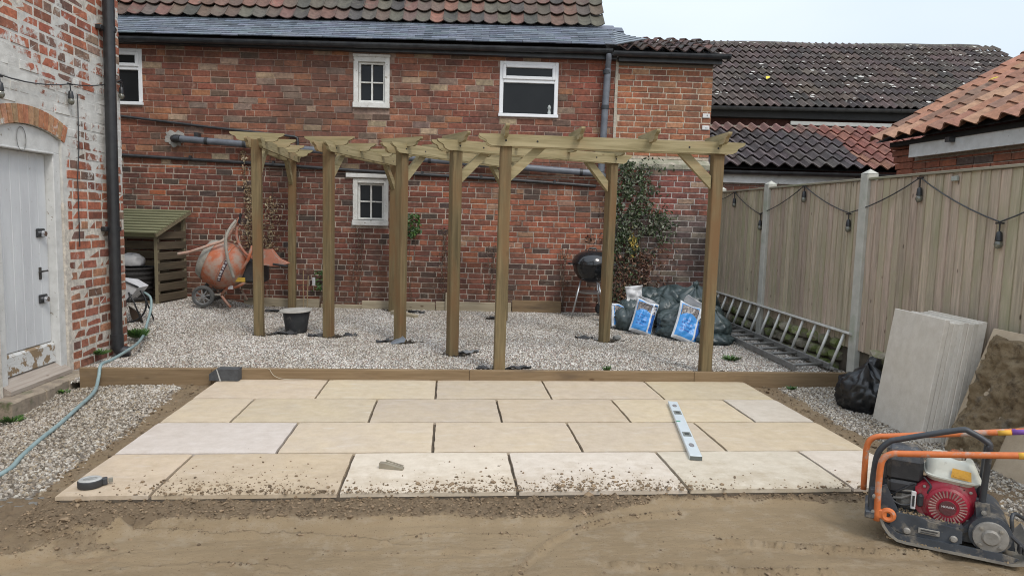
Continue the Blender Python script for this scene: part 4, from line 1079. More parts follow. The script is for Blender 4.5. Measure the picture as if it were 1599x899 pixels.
# ------------------------------------------------------------------ roofs and buildings beyond the fence
# long building with dark double-roll tiles
fb = thing('long_house', 'long house with mossy dark brown roof speckled with lichen, behind the low outbuilding', 'house', (6.30, 6.06, 0), R(-5.2))
wallred = wall_mat('dark_red_wall', mortar=(.13, .06, .05), smear=.2)
fw_ = MB(); fw_.box(-2.6, 6.75, .05, 6.0, -.1, 3.30); fw_.build('wall', wallred, fb)
FP = R(32.3)
fm = slope_frame(-1.6, -.12, 3.40, FP, -.009)
und2 = MB(); und2.add([(-2.0, -.10, 3.33), (7.02, -.10, 3.41), (7.02, 2.70, 5.15), (-2.0, 2.70, 5.07)], [(0, 1, 2, 3)]); und2.add([(-2.0, 2.70, 5.07), (7.02, 2.70, 5.15), (7.02, 5.8, 3.4), (-2.0, 6.2, 3.4)], [(0, 1, 2, 3)])
r2 = und2.build('roof', M('underlay_dark', (.03, .028, .026)), fb)
gb = MB(); gb.prism([(0.05, 3.3), (2.70, 5.08), (5.6, 3.3)], 6.70, 6.76, 'yz'); gb.build('gable', wallred, fb)
def col_fb(c, r, rg): return pick(rg, [(4, (.115, .090, .080)), (2, (.135, .103, .09)), (1, (.085, .070, .064)), (.5, (.15, .12, .10))])
tile_field(r2, 'roof_tile', lambda i: pantile(.285, .30, .023, .018, 14, .036, ph=.5, double=True), None, .285, .30, 30, 11, dark_o, dark_v, 300, col_fb, fm, rg, jit=.006)
tile_rows2 = MB(); tile_rows2.tube([(-1.9+i*.45, 2.68+rg.uniform(-.01, .01), 5.10+i*.0045+.016*math.sin(i*.9)+(.03 if i > 17 else 0)) for i in range(20)], .085, 10); tile_rows2.build('ridge', dark_v and M('ridge_tile', (.10, .085, .075), (.06, .055, .05), 8, .9, c3=(.20, .19, .15), s3=12), r2)
gutter(fb, (-2.0, -.20, 3.38), (6.9, -.20, 3.45), mat=pipeblk)
fs_ = MB(); fs_.box(-2.0, 6.9, -.13, .04, 3.24, 3.39); fs_.build('fascia', M('black_board', (.02, .02, .02)), fb)
# lichen spots and fallen leaves on the dark tiles
sp = MB()
for i in range(330):
    u = rg.uniform(0, 8.3); v = rg.uniform(.1, 3.2); s = abs(rg.gauss(0, .014))+.006
    P = fm @ Vector((u, v, .055)); n_ = (fm.to_3x3() @ Vector((0, 0, 1))); up_ = fm.to_3x3() @ Vector((0, 1, 0))
    a = rg.uniform(0, 6); q = []
    for k in range(5):
        an = a+2*PI*k/5; q.append(tuple(P+Vector((1, 0, 0))*(s*1.5*math.cos(an))+up_*(s*math.sin(an))+n_*rg.uniform(-.004, .006)))
    sp.add(q, [(0, 1, 2, 3, 4)])
so = sp.build('lichen', M('white_lichen', (.55, .54, .50), (.42, .41, .37), 30, .95), r2); stuff(so)
def leaf_mesh(s, fold=.3):
    return [(-s, 0, 0), (-.3*s, -.42*s, fold*s*.5), (.5*s, -.36*s, fold*s*.4), (s, 0, 0), (.5*s, .36*s, fold*s*.4), (-.3*s, .42*s, fold*s*.5)], [(0, 1, 2, 3), (0, 3, 4, 5)]
yl = M('yellow_leaf', (.75, .58, .04), (.6, .5, .03), 20, .6, bmp=0)
v_, f_ = leaf_mesh(.085); l1 = MB().add(v_, f_).build('fallen_leaf', yl, None, mt=fb.matrix_basis @ fm @ Matrix.Translation((3.22, 1.15, .075)) @ Matrix.Rotation(R(60), 4, 'Z'))
tag(l1, 'yellow fallen leaf lying on the long dark brown roof', 'leaf')

# low outbuilding with white fascia; grey pantiles left, red pantiles right
ob = thing('low_outbuilding', 'low brick outbuilding with white fascia, its pantile roof part grey and part red', 'building', (5.78, 4.00, 0), R(-5.0))
om = MB(); om.box(0, 4.6, .03, 1.75, -.1, 2.16); obw = om.build('wall', mort_lo, ob)
sO = course_fill(.02, 3.2, .2, 1.985, [], .0765, .23, lambda x, z, rg: pick(rg, [(4, (.30, .115, .085)), (3, (.22, .10, .09)), (1, (.34, .22, .18))]), rg, hdr=.1, y=.02)
bricks(obw, sO, (bm_obj, bm_vert))
MB().box(.0, 4.5, -.03, .02, 2.00, 2.125).build('fascia', whitep, ob)
gutter(ob, (.0, -.10, 2.17), (4.5, -.10, 2.17), mat=pipeblk)
OP = R(28); omt = slope_frame(-.05, -.17, 2.235, OP)
ou = MB(); ou.add([(-.05, -.1, 2.20), (4.6, -.1, 2.20), (4.6, 1.45, 2.98), (-.05, 1.45, 2.98)], [(0, 1, 2, 3)]); our = ou.build('roof', M('underlay_dark', (.03, .028, .026)), ob)
def col_ob(c, r, rg):
    if c > 12.4-r*.62-0: pass
    red = c*.196 > 2.27-r*.03
    if not red: return pick(rg, [(4, (.105, .088, .088)), (2, (.085, .072, .072)), (.8, (.13, .105, .10))]) if r < 5 else pick(rg, [(1, (.20, .115, .095))])
    return pick(rg, [(4, (.26, .115, .088)), (2, (.22, .105, .085)), (1.2, (.30, .15, .11))])
tile_field(our, 'roof_tile', lambda i: pantile(.196, .275, .030, .018, 10, .036, ph=.2), None, .196, .275, 23, 6, dpl_o, dpl_o, 300, col_ob, omt, rg, jit=.004)
fl = MB(); fl.prism([(1.28, 2.97), (1.28, 3.00), (1.98, 3.10), (1.98, 2.9)], -.05, 4.6, 'yz'); fl.build('flashing', M('mortar_fillet', (.36, .34, .28), (.27, .25, .2), 10, .95, bmp=.6), ob)
MB().box(2.0, 4.6, 1.80, 1.84, 3.11, 3.17).build('white_strip', M('dull_strip', (.42, .42, .40), (.33, .33, .31), 8, .8), ob)

# orange-tiled building at the right
gbd = thing('orange_roofed_building', 'red brick building with orange pantile roof and white fascia just beyond the board fence', 'building', (7.36, 1.80, 0), R(-90+1.0))
# local x runs towards the camera, wall face is -y
gw = MB(); gw.box(0, 5.2, .012, 3.5, -.1, 2.30); gwo = gw.build('wall', wall_mat('mortar_grey', mortar=(.42, .37, .31)), gbd)
sG = course_fill(0.0, 4.4, 1.30, 2.17, [], .0765, .23, lambda x, z, rg: pick(rg, [(5, (.36, .125, .078)), (3, (.30, .11, .075)), (.6, (.12, .085, .08))]), rg, hdr=.1, y=0)
bricks(gwo, sG, (bm_obj, bm_vert))
# corbelled corner
for k, (z, o_) in enumerate(((2.00, .03), (2.077, .065), (2.154, .10), (2.231, .135), (2.308, .165))):
    b_ = MB(); b_.cbox(-.012-o_, .22, -.012, .20, z+.004, z+.070, .004); q = b_.build('brick', bm_obj, gwo); q.color = (.34, .12, .08, 1)
MB().box(.27, 5.2, -.10, -.05, 2.19, 2.335).build('fascia', whitep, gbd)
MB().box(-.05, 5.2, -.115, .01, 2.335, 2.385).build('soffit', M('black_board', (.02, .02, .02)), gbd)
GP = R(30); gmt = slope_frame(-.22, -.26, 2.42, GP)
gu = MB(); gu.add([(-.2, -.2, 2.39), (5.2, -.2, 2.39), (5.2, 1.9, 3.60), (-.2, 1.9, 3.60)], [(0, 1, 2, 3)]); gu.add([(-.2, 1.9, 3.6), (5.2, 1.9, 3.6), (5.2, 4.0, 2.39), (-.2, 4.0, 2.39)], [(0, 1, 2, 3)]); gur = gu.build('roof', M('underlay_dark', (.03, .028, .026)), gbd)
gg = MB(); gg.prism([(0.0, 2.3), (1.9, 3.55), (3.6, 2.3)], .0, .05, 'yz'); gg.build('gable', wallred, gbd)
tile_field(gur, 'roof_tile', lambda i: pantile(.235, .30, .030, .014, 12, .020, ph=-.6), None, .235, .30, 22, 8, new_o, new_o, 300,
           lambda c, r, rg: pick(rg, [(4, (.33, .165, .105)), (3, (.285, .145, .10)), (1.5, (.37, .21, .135)), (.8, (.21, .125, .09))]), gmt, rg, jit=.004)
for k in range(3): MB().box(.9+k*1.5, .96+k*1.5, -.17, -.10, 2.29, 2.34).build('gutter_clip', pipeblk, gbd)
v_, f_ = leaf_mesh(.06); l2 = MB().add(v_, f_).build('fallen_leaf', yl, None, mt=gbd.matrix_basis @ gmt @ Matrix.Translation((.62, 1.18, .06)) @ Matrix.Rotation(R(20), 4, 'Z'))
tag(l2, 'small yellow fallen leaf lying on the orange tiled roof', 'leaf')

# ------------------------------------------------------------------ pergola arches
tim_z = wood_mat('green_treated_post', (.225, .170, .088), (.115, .088, .045), 'z', c3=(.185, .108, .050), t3=(.45, .66), kd=(.14, .085, .04))
tim_x = wood_mat('green_treated_rail', (.40, .335, .195), (.235, .195, .10), 'x', c3=(.40, .29, .16), t3=(.55, .72), kd=(.16, .10, .05))
tim_y = wood_mat('green_treated_bar', (.41, .345, .205), (.245, .205, .105), 'y', c3=(.41, .30, .17), t3=(.55, .72), kd=(.16, .10, .05))
screw = M('dark_screw', (.03, .028, .025))
def scroll(L, H):
    """outline of a rail with ogee-cut lower ends: length L, height H, centred on x"""
    h = L/2; e = [(-h, H), (-h, H*.84), (-h+.010, H*.72), (-h+.026, H*.62), (-h+.048, H*.55), (-h+.062, H*.44), (-h+.066, H*.30), (-h+.074, H*.16), (-h+.094, H*.07), (-h+.112, 0)]
    return e+[(-x, z) for x, z in e[::-1]]
BEAM = None
def arch(p, q, label, z0=None, posttop=2.0, seed=0, braces=(1, 1), tops=(-.92, -.31, .31, .92)):
    rg = random.Random(seed)
    p = Vector((*p, 0)); q = Vector((*q, 0)); m = (p+q)/2; d = q-p; L = d.length
    t = thing('pergola_arch', label, 'pergola', (m.x, m.y, 0), math.atan2(d.y, d.x), 'timber pergola arches standing in the gravel')
    for s, pt in ((-1, p), (1, q)):
        g = gzf(pt.x, pt.y)-.06
        mb = MB(); mb.cbox(-.048, .048, -.048, .048, g, posttop+.09, .006)
        lean = Matrix.Translation((s*L/2, 0, 0)) @ Matrix.Rotation(rg.gauss(0, .004), 4, 'X') @ Matrix.Rotation(rg.gauss(0, .004), 4, 'Y') @ Matrix.Rotation(rg.uniform(-.05, .05), 4, 'Z')
        mb.build('post', tim_z, t, mt=lean)
    bl = L+.44
    for s in (-1, 1):
        mb = MB(); mb.prism(scroll(bl, .098), -.016, .016); o = mb.build('beam', tim_x, t, loc=(0, s*.066, posttop))
    for s in (-1, 1):
        for x in (-L/2, -L/2+.26, L/2-.26, L/2):
            sc_ = MB(); sc_.lathe([(.009, 0), (.009, .004), (.0, .005)], 8, Matrix.Translation((x+rg.uniform(-.02, .02), s*.083, posttop+.045)) @ Matrix.Rotation(R(90*s), 4, 'X'), cap=True)
            sc_.build('screw', screw, t)
    for s in (-1, 1):
        mb = MB(); a = .30
        x0 = s*(L/2-.046)
        mb.prism([(x0, posttop-.30), (x0, posttop-.19), (x0-s*.20, posttop-.004), (x0-s*.305, posttop-.004)], -.024, .024)
        mb.build('brace', tim_x, t)
    for f in tops:
        mb = MB(); mb.prism([(y, z) for y, z in scroll(.55, .090)], -.016, .016, 'yz')
        mb.build('cross_rail', tim_y, t, mt=Matrix.Translation((f*(bl/2-.14), rg.uniform(-.015, .015), posttop+.072+rg.uniform(-.002, .002))) @ Matrix.Rotation(rg.gauss(0, .01), 4, 'Z'))
    return t
arch((2.622, .085), (4.486, .085), 'nearest pergola arch, its beam running square across right behind the timber edging', seed=1)
arch((2.216, .753), (3.887, 1.528), 'second pergola arch, turned slightly, its far post beside the kettle barbecue', seed=2, posttop=2.01)
arch((1.672, 1.338), (2.865, 2.80), 'middle pergola arch, whose beams run back behind the nearest arch', seed=3, posttop=2.02)
arch((.895, 1.621), (1.437, 3.42), 'fourth pergola arch, just right of the black bucket, pointing at the low window', seed=4, posttop=2.035)
arch((.154, 1.69), (.10, 3.50), 'leftmost pergola arch, between the orange cement mixer and the black bucket', seed=5, posttop=2.055)
# ------------------------------------------------------------------ timber boards along the foot of the house
wb_t = thing('ground_board', 'weathered timber boards lying on edge along the foot of the house wall', 'timber board', (0, 3.82, 0), HA)
rg = random.Random(31)
for a, b_, z1, y in ((-.60, .42, .235, -.045), (.44, 1.0, .17, -.05), (1.0, 2.0, .225, -.045), (2.01, 3.05, .235, -.05), (3.06, 3.74, .28, -.045)):
    MB().cbox(a, b_, y-.045, y, .06, z1, .005).build('board', greytimb if a < 2.9 else sleeperm, wb_t, loc=(0, 0, rg.uniform(-.006, .004)))
MB().cbox(2.145, 2.18, -.125, -.10, .08, .36, .003).build('peg', greytimb, wb_t)
bbk = M('dark_blue_brick', (.055, .06, .07), (.035, .036, .04), 12, .7, bmp=.3)
for i in range(8):
    pass
# cut-off timber on the gravel by the fourth arch
o = MB().cbox(0, .42, 0, .075, 0, .05, .004).build('timber_offcut', greytimb, None, smooth=False, loc=(1.42, 3.18, gzf(1.4, 3.2)), rot=(0, R(3), R(-38)))
tag(o, 'short grey timber offcut lying on gravel under the low window', 'timber')

# ------------------------------------------------------------------ log store
lsd = wood_mat('log_store_slat', (.14, .11, .072), (.09, .07, .048), 'x', c3=(.08, .065, .045))
lsr = wood_mat('log_store_roof_slat', (.24, .235, .135), (.15, .15, .085), 'x', c3=(.27, .26, .16))
lsf = wood_mat('log_store_frame', (.24, .20, .125), (.16, .135, .085), 'z', c3=(.13, .115, .075))
lsb = wood_mat('log_store_side', (.135, .105, .07), (.085, .066, .045), 'y', c3=(.075, .062, .043))
ls = thing('log_store', 'slatted timber log store with sloping green slat roof at the house corner', 'log store', (-1.46, 3.13, .20), R(-13))
# local: x to the left is negative, front face y=0, depth 0.62
LW_ = 1.15
for x, y, h in ((-.045, 0, .89), (-LW_, 0, .89), (-.045, .56, 1.10), (-LW_, .56, 1.10)):
    MB().cbox(x, x+.045, y, y+.045, -.06, h, .003).build('post', lsf, ls)
for i in range(7):
    z = .03+i*.132
    MB().cbox(-.02, .002, .005+0, .60, z, z+.095, .003).build('side_slat', lsb, ls, loc=(.003, 0, 0))
    MB().cbox(-LW_, -LW_+.02, .005, .60, z, z+.095, .003).build('side_slat', lsb, ls, loc=(-.003, 0, 0))
for i in range(8):
    z = .02+i*.128; MB().cbox(-LW_+.02, -.02, .585, .605, z, z+.105, .003).build('back_slat', lsd, ls)
MB().cbox(-LW_+.02, -.02, .02, .58, .0, .02, .003).build('floor', lsd, ls)
rp = math.atan(.25/.62); rt = Matrix.Translation((0, -.09, .875)) @ Matrix.Rotation(rp, 4, 'X')
for i in range(9):
    MB().cbox(-LW_-.06, .06, i*.088, i*.088+.066, .02, .042, .003).build('roof_slat', lsr, ls, mt=rt @ Matrix.Translation((0, i*.088, .03)) @ Matrix.Rotation(-.16, 4, 'X') @ Matrix.Translation((0, -i*.088, -.03)))
for x in (.034, -LW_-.06): MB().cbox(x, x+.024, -.002, .79, -.028, .0195, .003).build('roof_rail', lsf, ls, mt=rt)
MB().cbox(-LW_-.05, .03, .03, .05, -.045, .0195, .003).build('roof_rail', lsr, ls, mt=rt)
# black basket and plastic sack inside it
wick = M('black_wicker', (.022, .020, .020), (.045, .042, .04), 40, .6, bmp=.8)
bk = thing('basket', 'large black woven basket standing inside the log store', 'basket', (-1.93, 3.42, .215))
mb = MB(); prof = []
for i in range(14):
    z = i*.032; r0 = .25+.055*(i/13)+(.006 if i % 2 else -.004); prof.append((r0, z))
mb.lathe(prof, 28, cap=False); mb.build('body', wick, bk, smooth=30)
mb = MB(); mb.tube([(.305*math.cos(a), .305*math.sin(a), .42) for a in [2*PI*i/28 for i in range(28)]], .016, 8, closed=True); mb.build('rim', wick, bk, smooth=True)
mb = MB(); mb.lathe([(0, .02), (.25, .02)], 24, cap=False); mb.build('base', wick, bk)
ws = M('white_sack', (.62, .62, .62), (.5, .5, .51), 8, .5, bmp=.3)
def crumple(nu, nv, rx, ry, rz, seed, amp=.12, sq=.75, flat=-.55, fine=1.0, top=0):
    """a filled plastic sack: squashed superellipsoid with creases pulled towards the tied top"""
    mb = MB(); rg = random.Random(seed); ph = [rg.uniform(0, 6.3) for _ in range(12)]
    TH = np.linspace(0, 2*PI, nu, endpoint=False); PHI = np.linspace(-PI/2, PI/2, nv)
    T, P = np.meshgrid(TH, PHI)
    sg = lambda v, e: np.sign(v)*np.abs(v)**e
    x = sg(np.cos(P), sq)*sg(np.cos(T), .9); y = sg(np.cos(P), sq)*sg(np.sin(T), .9); z = sg(np.sin(P), .9)
    cx, cy = np.cos(T)*3+seed*3.1, np.sin(T)*3+seed*1.7
    n1 = fbm(cx*1.0, cy*1.0+z*1.6, 3, seed)-.5
    rid = 1-np.abs(2*fbm(cx*1.5+z*.9, cy*1.5-z*1.1, 3, seed+5)-1)          # sharp folds
    rid2 = 1-np.abs(2*fbm(cx*3.4+z*3.0*fine, cy*3.4+z*2.2*fine, 3, seed+9)-1)
    k = 1+amp*2.0*n1+amp*1.5*(rid-.75)+amp*.8*(rid2-.75)*fine
    z = np.maximum(z*k, flat)
    X = rx*x*k; Y = ry*y*k; Z = rz*z
    if top:
        w_ = sstep(.72, 1.0, np.sin(P)); X = X*(1-.72*w_); Y = Y*(1-.72*w_); Z = Z+top*w_*(1+.25*np.sin(5*T))
    vs = np.stack([X.ravel(), Y.ravel(), Z.ravel()], 1).tolist(); fs = []
    for j in range(nv-1):
        for i in range(nu):
            l = (i+1) % nu; fs.append((j*nu+i, j*nu+l, (j+1)*nu+l, (j+1)*nu+i))
    fs.append(tuple(range(nu))[::-1]); fs.append(tuple((nv-1)*nu+i for i in range(nu)))
    mb.add(vs, fs); return mb
o = crumple(22, 14, .14, .10, .10, 3, .2).build('plastic_sack', ws, None, smooth=True, loc=(-1.86, 3.36, .72)); tag(o, 'crumpled white plastic sack lying on top of the black basket', 'sack')

# cart half hidden behind the corner of the whitewashed building
ct = thing('garden_cart', 'garden cart with large black wheel and white tray sticking out behind the whitewashed corner', 'cart', (-1.29, 2.05, gzf(-1.2, 2.05)))
ct.scale = (.8, .8, .8)
mb = MB(); mb.tube([(.0, 0, .27), ] and [(-.10+.27*math.cos(a), 0, .26+.26*math.sin(a)) for a in [2*PI*i/36 for i in range(36)]], .013, 8, closed=True); mb.build('wheel', blk, ct, smooth=True)
mb = MB()
for i in range(10):
    a = 2*PI*i/10; mb.tube([(-.10, 0, .26), (-.10+.26*math.cos(a), 0, .26+.25*math.sin(a))], .003, 5)
mb.build('spokes', M('dull_spokes', (.30, .30, .29)), ct)
mb = MB(); mb.prism([(-.35, .38), (-.30, .62), (.0, .585), (.14, .50), (.06, .40), (-.02, .33)], -.17, .17); mb.build('tray', ws, ct)
mb = MB(); mb.tube([(-.33, -.18, .63), (-.05, -.18, .60), (.15, -.18, .51)], .012, 8); mb.tube([(.02, -.18, .44), (.09, -.18, .30), (.19, -.18, .02)], .011, 8); mb.tube([(.02, .18, .44), (.09, .18, .30), (.19, .18, .02)], .011, 8)
mb.tube([(.06, -.18, .41), (.0, -.18, .33), (-.08, -.18, .26)], .012, 8); mb.build('frame', blk, ct, smooth=True)
mb = MB(); mb.prism([(-.05, .02), (.10, .0), (.06, .14), (-.08, .22)], .04, .06); mb.build('mudguard', M('rusty_black', (.07, .045, .03)), ct)

# garden hose: pale teal, from behind the corner across the edging and the left gravel
hosem = M('hose_plastic', (.27, .36, .36), (.20, .28, .285), 12, .45, bmp=.05)
hp = [(-.30, -2.6, -.03), (-.2, -2.055, -.035), (-.255, -1.78, -.034), (-.314, -1.505, -.032), (-.375, -1.15, -.03), (-.449, -.8, -.028), (-.56, -.33, -.028), (-.655, -.06, .02), (-.68, .04, .105), (-.70, .25, .10), (-.735, .6, .105), (-.80, 1.0, .11),
      (-.93, 1.45, .12), (-1.03, 1.75, .16), (-1.07, 1.92, .24), (-1.09, 2.02, .33), (-1.13, 2.10, .42), (-1.22, 2.15, .47)]
def smoothpath(P, k=5):
    out = []
    for i in range(len(P)-1):
        p0 = Vector(P[max(i-1, 0)]); p1 = Vector(P[i]); p2 = Vector(P[i+1]); p3 = Vector(P[min(i+2, len(P)-1)])
        for j in range(k):
            t = j/k; out.append(tuple(.5*((2*p1)+(-p0+p2)*t+(2*p0-5*p1+4*p2-p3)*t*t+(-p0+3*p1-3*p2+p3)*t**3)))
    out.append(tuple(P[-1])); return out
o = MB().tube(smoothpath(hp), .0135, 10).build('garden_hose', hosem, None, smooth=True); tag(o, 'pale teal garden hose snaking over the gravel and the timber edging', 'hose')

# ------------------------------------------------------------------ cement mixer, tipped on its wheels
org = M('mixer_orange', (.52, .15, .06), (.40, .11, .05), 7, .55, bmp=.15, c3=(.40, .30, .24), s3=5, t3=(.42, .58))
orp = M('mixer_faded', (.50, .19, .12), (.40, .16, .10), 12, .6, bmp=.15, c3=(.36, .30, .26), s3=14, t3=(.5, .65))
cemg = M('cement_crust', (.38, .35, .30), (.27, .25, .21), 16, .95, bmp=.7)
tyre = M('old_tyre', (.115, .115, .11), (.07, .07, .068), 12, .9, bmp=.2)
cm = thing('cement_mixer', 'orange cement mixer crusted with cement, tipped back on two wheels by the log store', 'cement mixer', (-.95, 3.22, .20))
k_ = .0080
def q_(u, v, y=0): return ((u-319)*k_, y, (476-v)*k_)
# drum: egg shape about a tilted axis, mouth to the upper left
ax_o = Vector(q_(357, 415)); A_ = Matrix.Translation(ax_o) @ Matrix.Rotation(R(-66), 4, 'Y')
dr = MB(); pf = [(.20, .30), (.235, .285), (.262, .23), (.285, .15), (.30, .06), (.305, .0), (.295, -.06), (.26, -.13), (.20, -.19), (.12, -.225), (.0, -.235)]
dr.lathe(pf, 40, A_, cap=False); drm = dr.build('drum', org, cm, smooth=50)
dk = MB(); dk.lathe([(.205, .295), (.19, .27), (.22, .1), (.15, -.1), (.0, -.12)], 32, A_, cap=False); dk.build('drum_lining', cemg, drm, smooth=True)
crs = MB(); crs.lathe([(.207, .302), (.240, .290), (.266, .234), (.277, .20)], 40, A_, cap=False); crs.build('cement_splash', cemg, drm, smooth=True)
rb = MB(); rb.tube([tuple(A_ @ Vector((.306*math.cos(a), .306*math.sin(a), .0))) for a in [2*PI*i/40 for i in range(40)]], .007, 6, closed=True); rb.build('drum_seam', orp, drm, smooth=True)
bd = MB()
th = [R(a) for a in range(222, 292, 5)]
for i, a in enumerate(th[:-1]):
    a2 = th[i+1]-.02
    for zc, hw, rr, col in ((-.0, 0, 0, 0),):
        pass
lt_ = MB(); dk2 = MB()
def on_drum(a, z, r): return tuple(A_ @ Vector((r*math.cos(a), r*math.sin(a), z)))
def rad_at(z):
    zz = [p[1] for p in pf][::-1]; r_ = [p[0] for p in pf][::-1]; return float(np.interp(z, zz, r_))
def band(mb, a0, a1, z0, z1, off, n=10):
    vs = []; fs = []
    for i in range(n+1):
        a = a0+(a1-a0)*i/n
        for z in (z0, z1): vs.append(on_drum(a, z, rad_at(z)+off))
    for i in range(n): fs.append((2*i, 2*i+1, 2*i+3, 2*i+2))
    mb.add(vs, fs)
band(dk2, R(238), R(300), -.012-.05, .028-.05, .004, 14)
for j, (a0, a1) in enumerate(((241, 245), (247, 253), (256, 260), (262, 268), (271, 275), (277, 283), (286, 291), (293, 297))): band(lt_, R(a0), R(a1), -.052, -.03+(.006 if j % 2 else 0), .0065, 3)
dk2.build('sticker', M('dark_sticker', (.10, .045, .06)), drm); lt_.build('sticker_print', M('pale_print', (.62, .60, .60)), drm)
def wheel(par, x, y, z, r=.135):
    mb = MB(); mb.lathe([(r-.038, -.02), (r-.03, -.028), (r-.008, -.026), (r, -.014), (r, .014), (r-.008, .026), (r-.03, .028), (r-.038, .02)], 32, Matrix.Translation((x, y, z)) @ Matrix.Rotation(R(90), 4, 'X'), cap=False)
    w_ = mb.build('wheel', tyre, par, smooth=40)
    rm = MB(); rm.tube([(x+(r-.036)*math.cos(a), y, z+(r-.036)*math.sin(a)) for a in [2*PI*i/24 for i in range(24)]], .012, 6, closed=True)
    for i in range(8):
        a = 2*PI*i/8+.2; rm.tube([(x+.018*math.cos(a), y-.012, z+.018*math.sin(a)), (x+(r-.038)*math.cos(a), y-.004, z+(r-.038)*math.sin(a))], .008, 5)
    rm.lathe([(.0, -.03), (.022, -.028), (.024, .02), (0, .022)], 12, Matrix.Translation((x, y, z)) @ Matrix.Rotation(R(90), 4, 'X'))
    rm.build('rim', cemg if False else M('grey_rim', (.25, .25, .25), (.15, .15, .15), 20, .6), w_, smooth=40)
wheel(cm, *q_(328, 460, -.20)); wheel(cm, *q_(324, 457, .30))
fr = MB(); fr.tube([q_(326, 458, -.18), q_(326, 458, .28)], .012, 8); fr.tube([q_(330, 459, -.13), q_(352, 458, -.13)], .014, 8)
fr.build('axle', cemg, cm, smooth=True)
lg_ = MB()
lg_.tube([q_(401, 380, -.12), q_(394, 402, -.12), q_(372, 434, -.12), q_(352, 459, -.12)], .020, 8)
lg_.tube([q_(350, 456, -.12), q_(358, 468, -.12), q_(366, 478, -.12)], .018, 8); lg_.tube([q_(372, 452, .16), q_(382, 470, .16)], .014, 8)
lg_.tube([q_(362, 450, -.08), q_(380, 443, -.05), q_(398, 430, .1)], .02, 8)
lg_.build('stand', org, cm, smooth=True)
tb = MB(); tb.tube(smoothpath([q_(296, 394, -.30), q_(312, 391, -.31), q_(330, 385, -.32), q_(344, 379, -.28), q_(357, 374, -.22), q_(365, 366, -.16), q_(371, 354, -.12), q_(376, 344, -.1)]), .019, 8); tb.build('tipping_handle', M('crusted_tube', (.42, .37, .31), (.46, .24, .17), 7, .8, bmp=.4), cm, smooth=True)
tb = MB(); tb.tube(smoothpath([q_(379, 341, -.2), q_(373, 352, -.26), q_(369, 366, -.33), q_(370, 384, -.36), q_(374, 404, -.38), q_(381, 429, -.36)]), .018, 8); tb.build('handle_tube', cemg, cm, smooth=True)
tb = MB(); tb.tube(smoothpath([q_(379, 342, -.1), q_(376, 362, -.1), q_(380, 378, -.1), q_(390, 393, -.1), q_(402, 400, -.08)]), .018, 8); tb.tube([q_(378, 348, -.12), q_(381, 336, -.12)], .013, 8); tb.build('handle_tube', orp, cm, smooth=True)
gp_ = MB(); gp_.tube([q_(380, 345, -.12), q_(384, 330, -.12)], .017, 8); gp_.build('grip', blk, cm)
hs = MB(); hs.prism([(q_(397, 398)[0], q_(0, 398)[2]), (q_(408, 386)[0], q_(0, 386)[2]), (q_(428, 388)[0], q_(0, 385)[2]), (q_(440, 400)[0], q_(0, 400)[2]), (q_(455, 408)[0], q_(0, 407)[2]), (q_(440, 413)[0], q_(0, 412)[2]), (q_(412, 410)[0], q_(0, 410)[2])], -.12, .02); hs.build('wheelbarrow_arm', orp, cm)
hs = MB(); hs.tube([q_(432, 408, -.12), q_(455, 411, -.13)], .014, 8); hs.build('grip', blk, cm)
mo = MB(); mo.cbox(q_(380, 0)[0], q_(415, 0)[0], -.05, .25, q_(0, 440)[2], q_(0, 402)[2], .03); mo.build('motor_housing', M('motor_black', (.03, .03, .032), (.05, .05, .05), 10, .6), cm)
st_ = MB(); st_.cbox(q_(374, 0)[0], q_(390, 0)[0], -.148, -.142, q_(0, 437)[2], q_(0, 430)[2], .001); st_.build('sticker', M('yellow_sticker', (.65, .42, .06)), cm)
st_ = MB(); st_.cbox(q_(363, 0)[0], q_(371, 0)[0], -.136, -.13, q_(0, 449)[2], q_(0, 443)[2], .001); st_.build('sticker', ws, cm)

# ------------------------------------------------------------------ black bucket with a lid
rubb = M('black_rubber', (.026, .028, .030), (.045, .047, .05), 9, .65, bmp=.15, c3=(.16, .15, .13), s3=9, t3=(.60, .72))
bu = thing('bucket', 'black rubber builder bucket with a dusty grey lid standing on the gravel', 'bucket', (.508, 1.85, gzf(.5, 1.85)-.008))
MB().lathe([(0, 0), (.105, 0), (.112, .01), (.142, .215), (.150, .218), (.150, .232), (.142, .236), (.0, .236)], 32).build('body', rubb, bu, smooth=35)
mb = MB(); V = []
mb.lathe([(0, .238), (.168, .236), (.176, .241), (.172, .252), (.10, .258), (0, .256)], 32)
lid = mb.build('lid', M('dusty_lid', (.42, .40, .36), (.30, .285, .25), 12, .9, bmp=.5), bu, smooth=35, loc=(.005, 0, 0), rot=(R(1.5), R(-2), 0))

# ------------------------------------------------------------------ kettle barbecue
enam = M('black_enamel', (.012, .013, .015), (.018, .019, .021), 5, .13, bmp=.01, spec=.7)
bq = thing('kettle_barbecue', 'black kettle barbecue on three thin aluminium legs against the house wall', 'barbecue', (4.06, 3.12, gzf(4, 3.2)+.02))
zb = .70
MB().lathe([(0, zb-.25), (.08, zb-.245), (.17, zb-.20), (.235, zb-.11), (.255, zb-.03), (.262, zb), (.262, zb+.008)], 40).build('bowl', enam, bq, smooth=40)
ldp = [(.272, zb-.004), (.272, zb+.014), (.262, zb+.045), (.235, zb+.095), (.18, zb+.14), (.10, zb+.168), (.0, zb+.175)]
li = MB().lathe(ldp, 40).build('lid', enam, bq, smooth=40)
hb = MB(); hb.tube([(-.055, 0, zb+.165), (-.05, 0, zb+.20), (.05, 0, zb+.20), (.055, 0, zb+.165)], .008, 8); hb.tube([(-.04, -.01, zb+.205), (.04, -.01, zb+.205)], .013, 8); hb.build('lid_handle', M('grey_handle', (.14, .13, .12)), li, smooth=True)
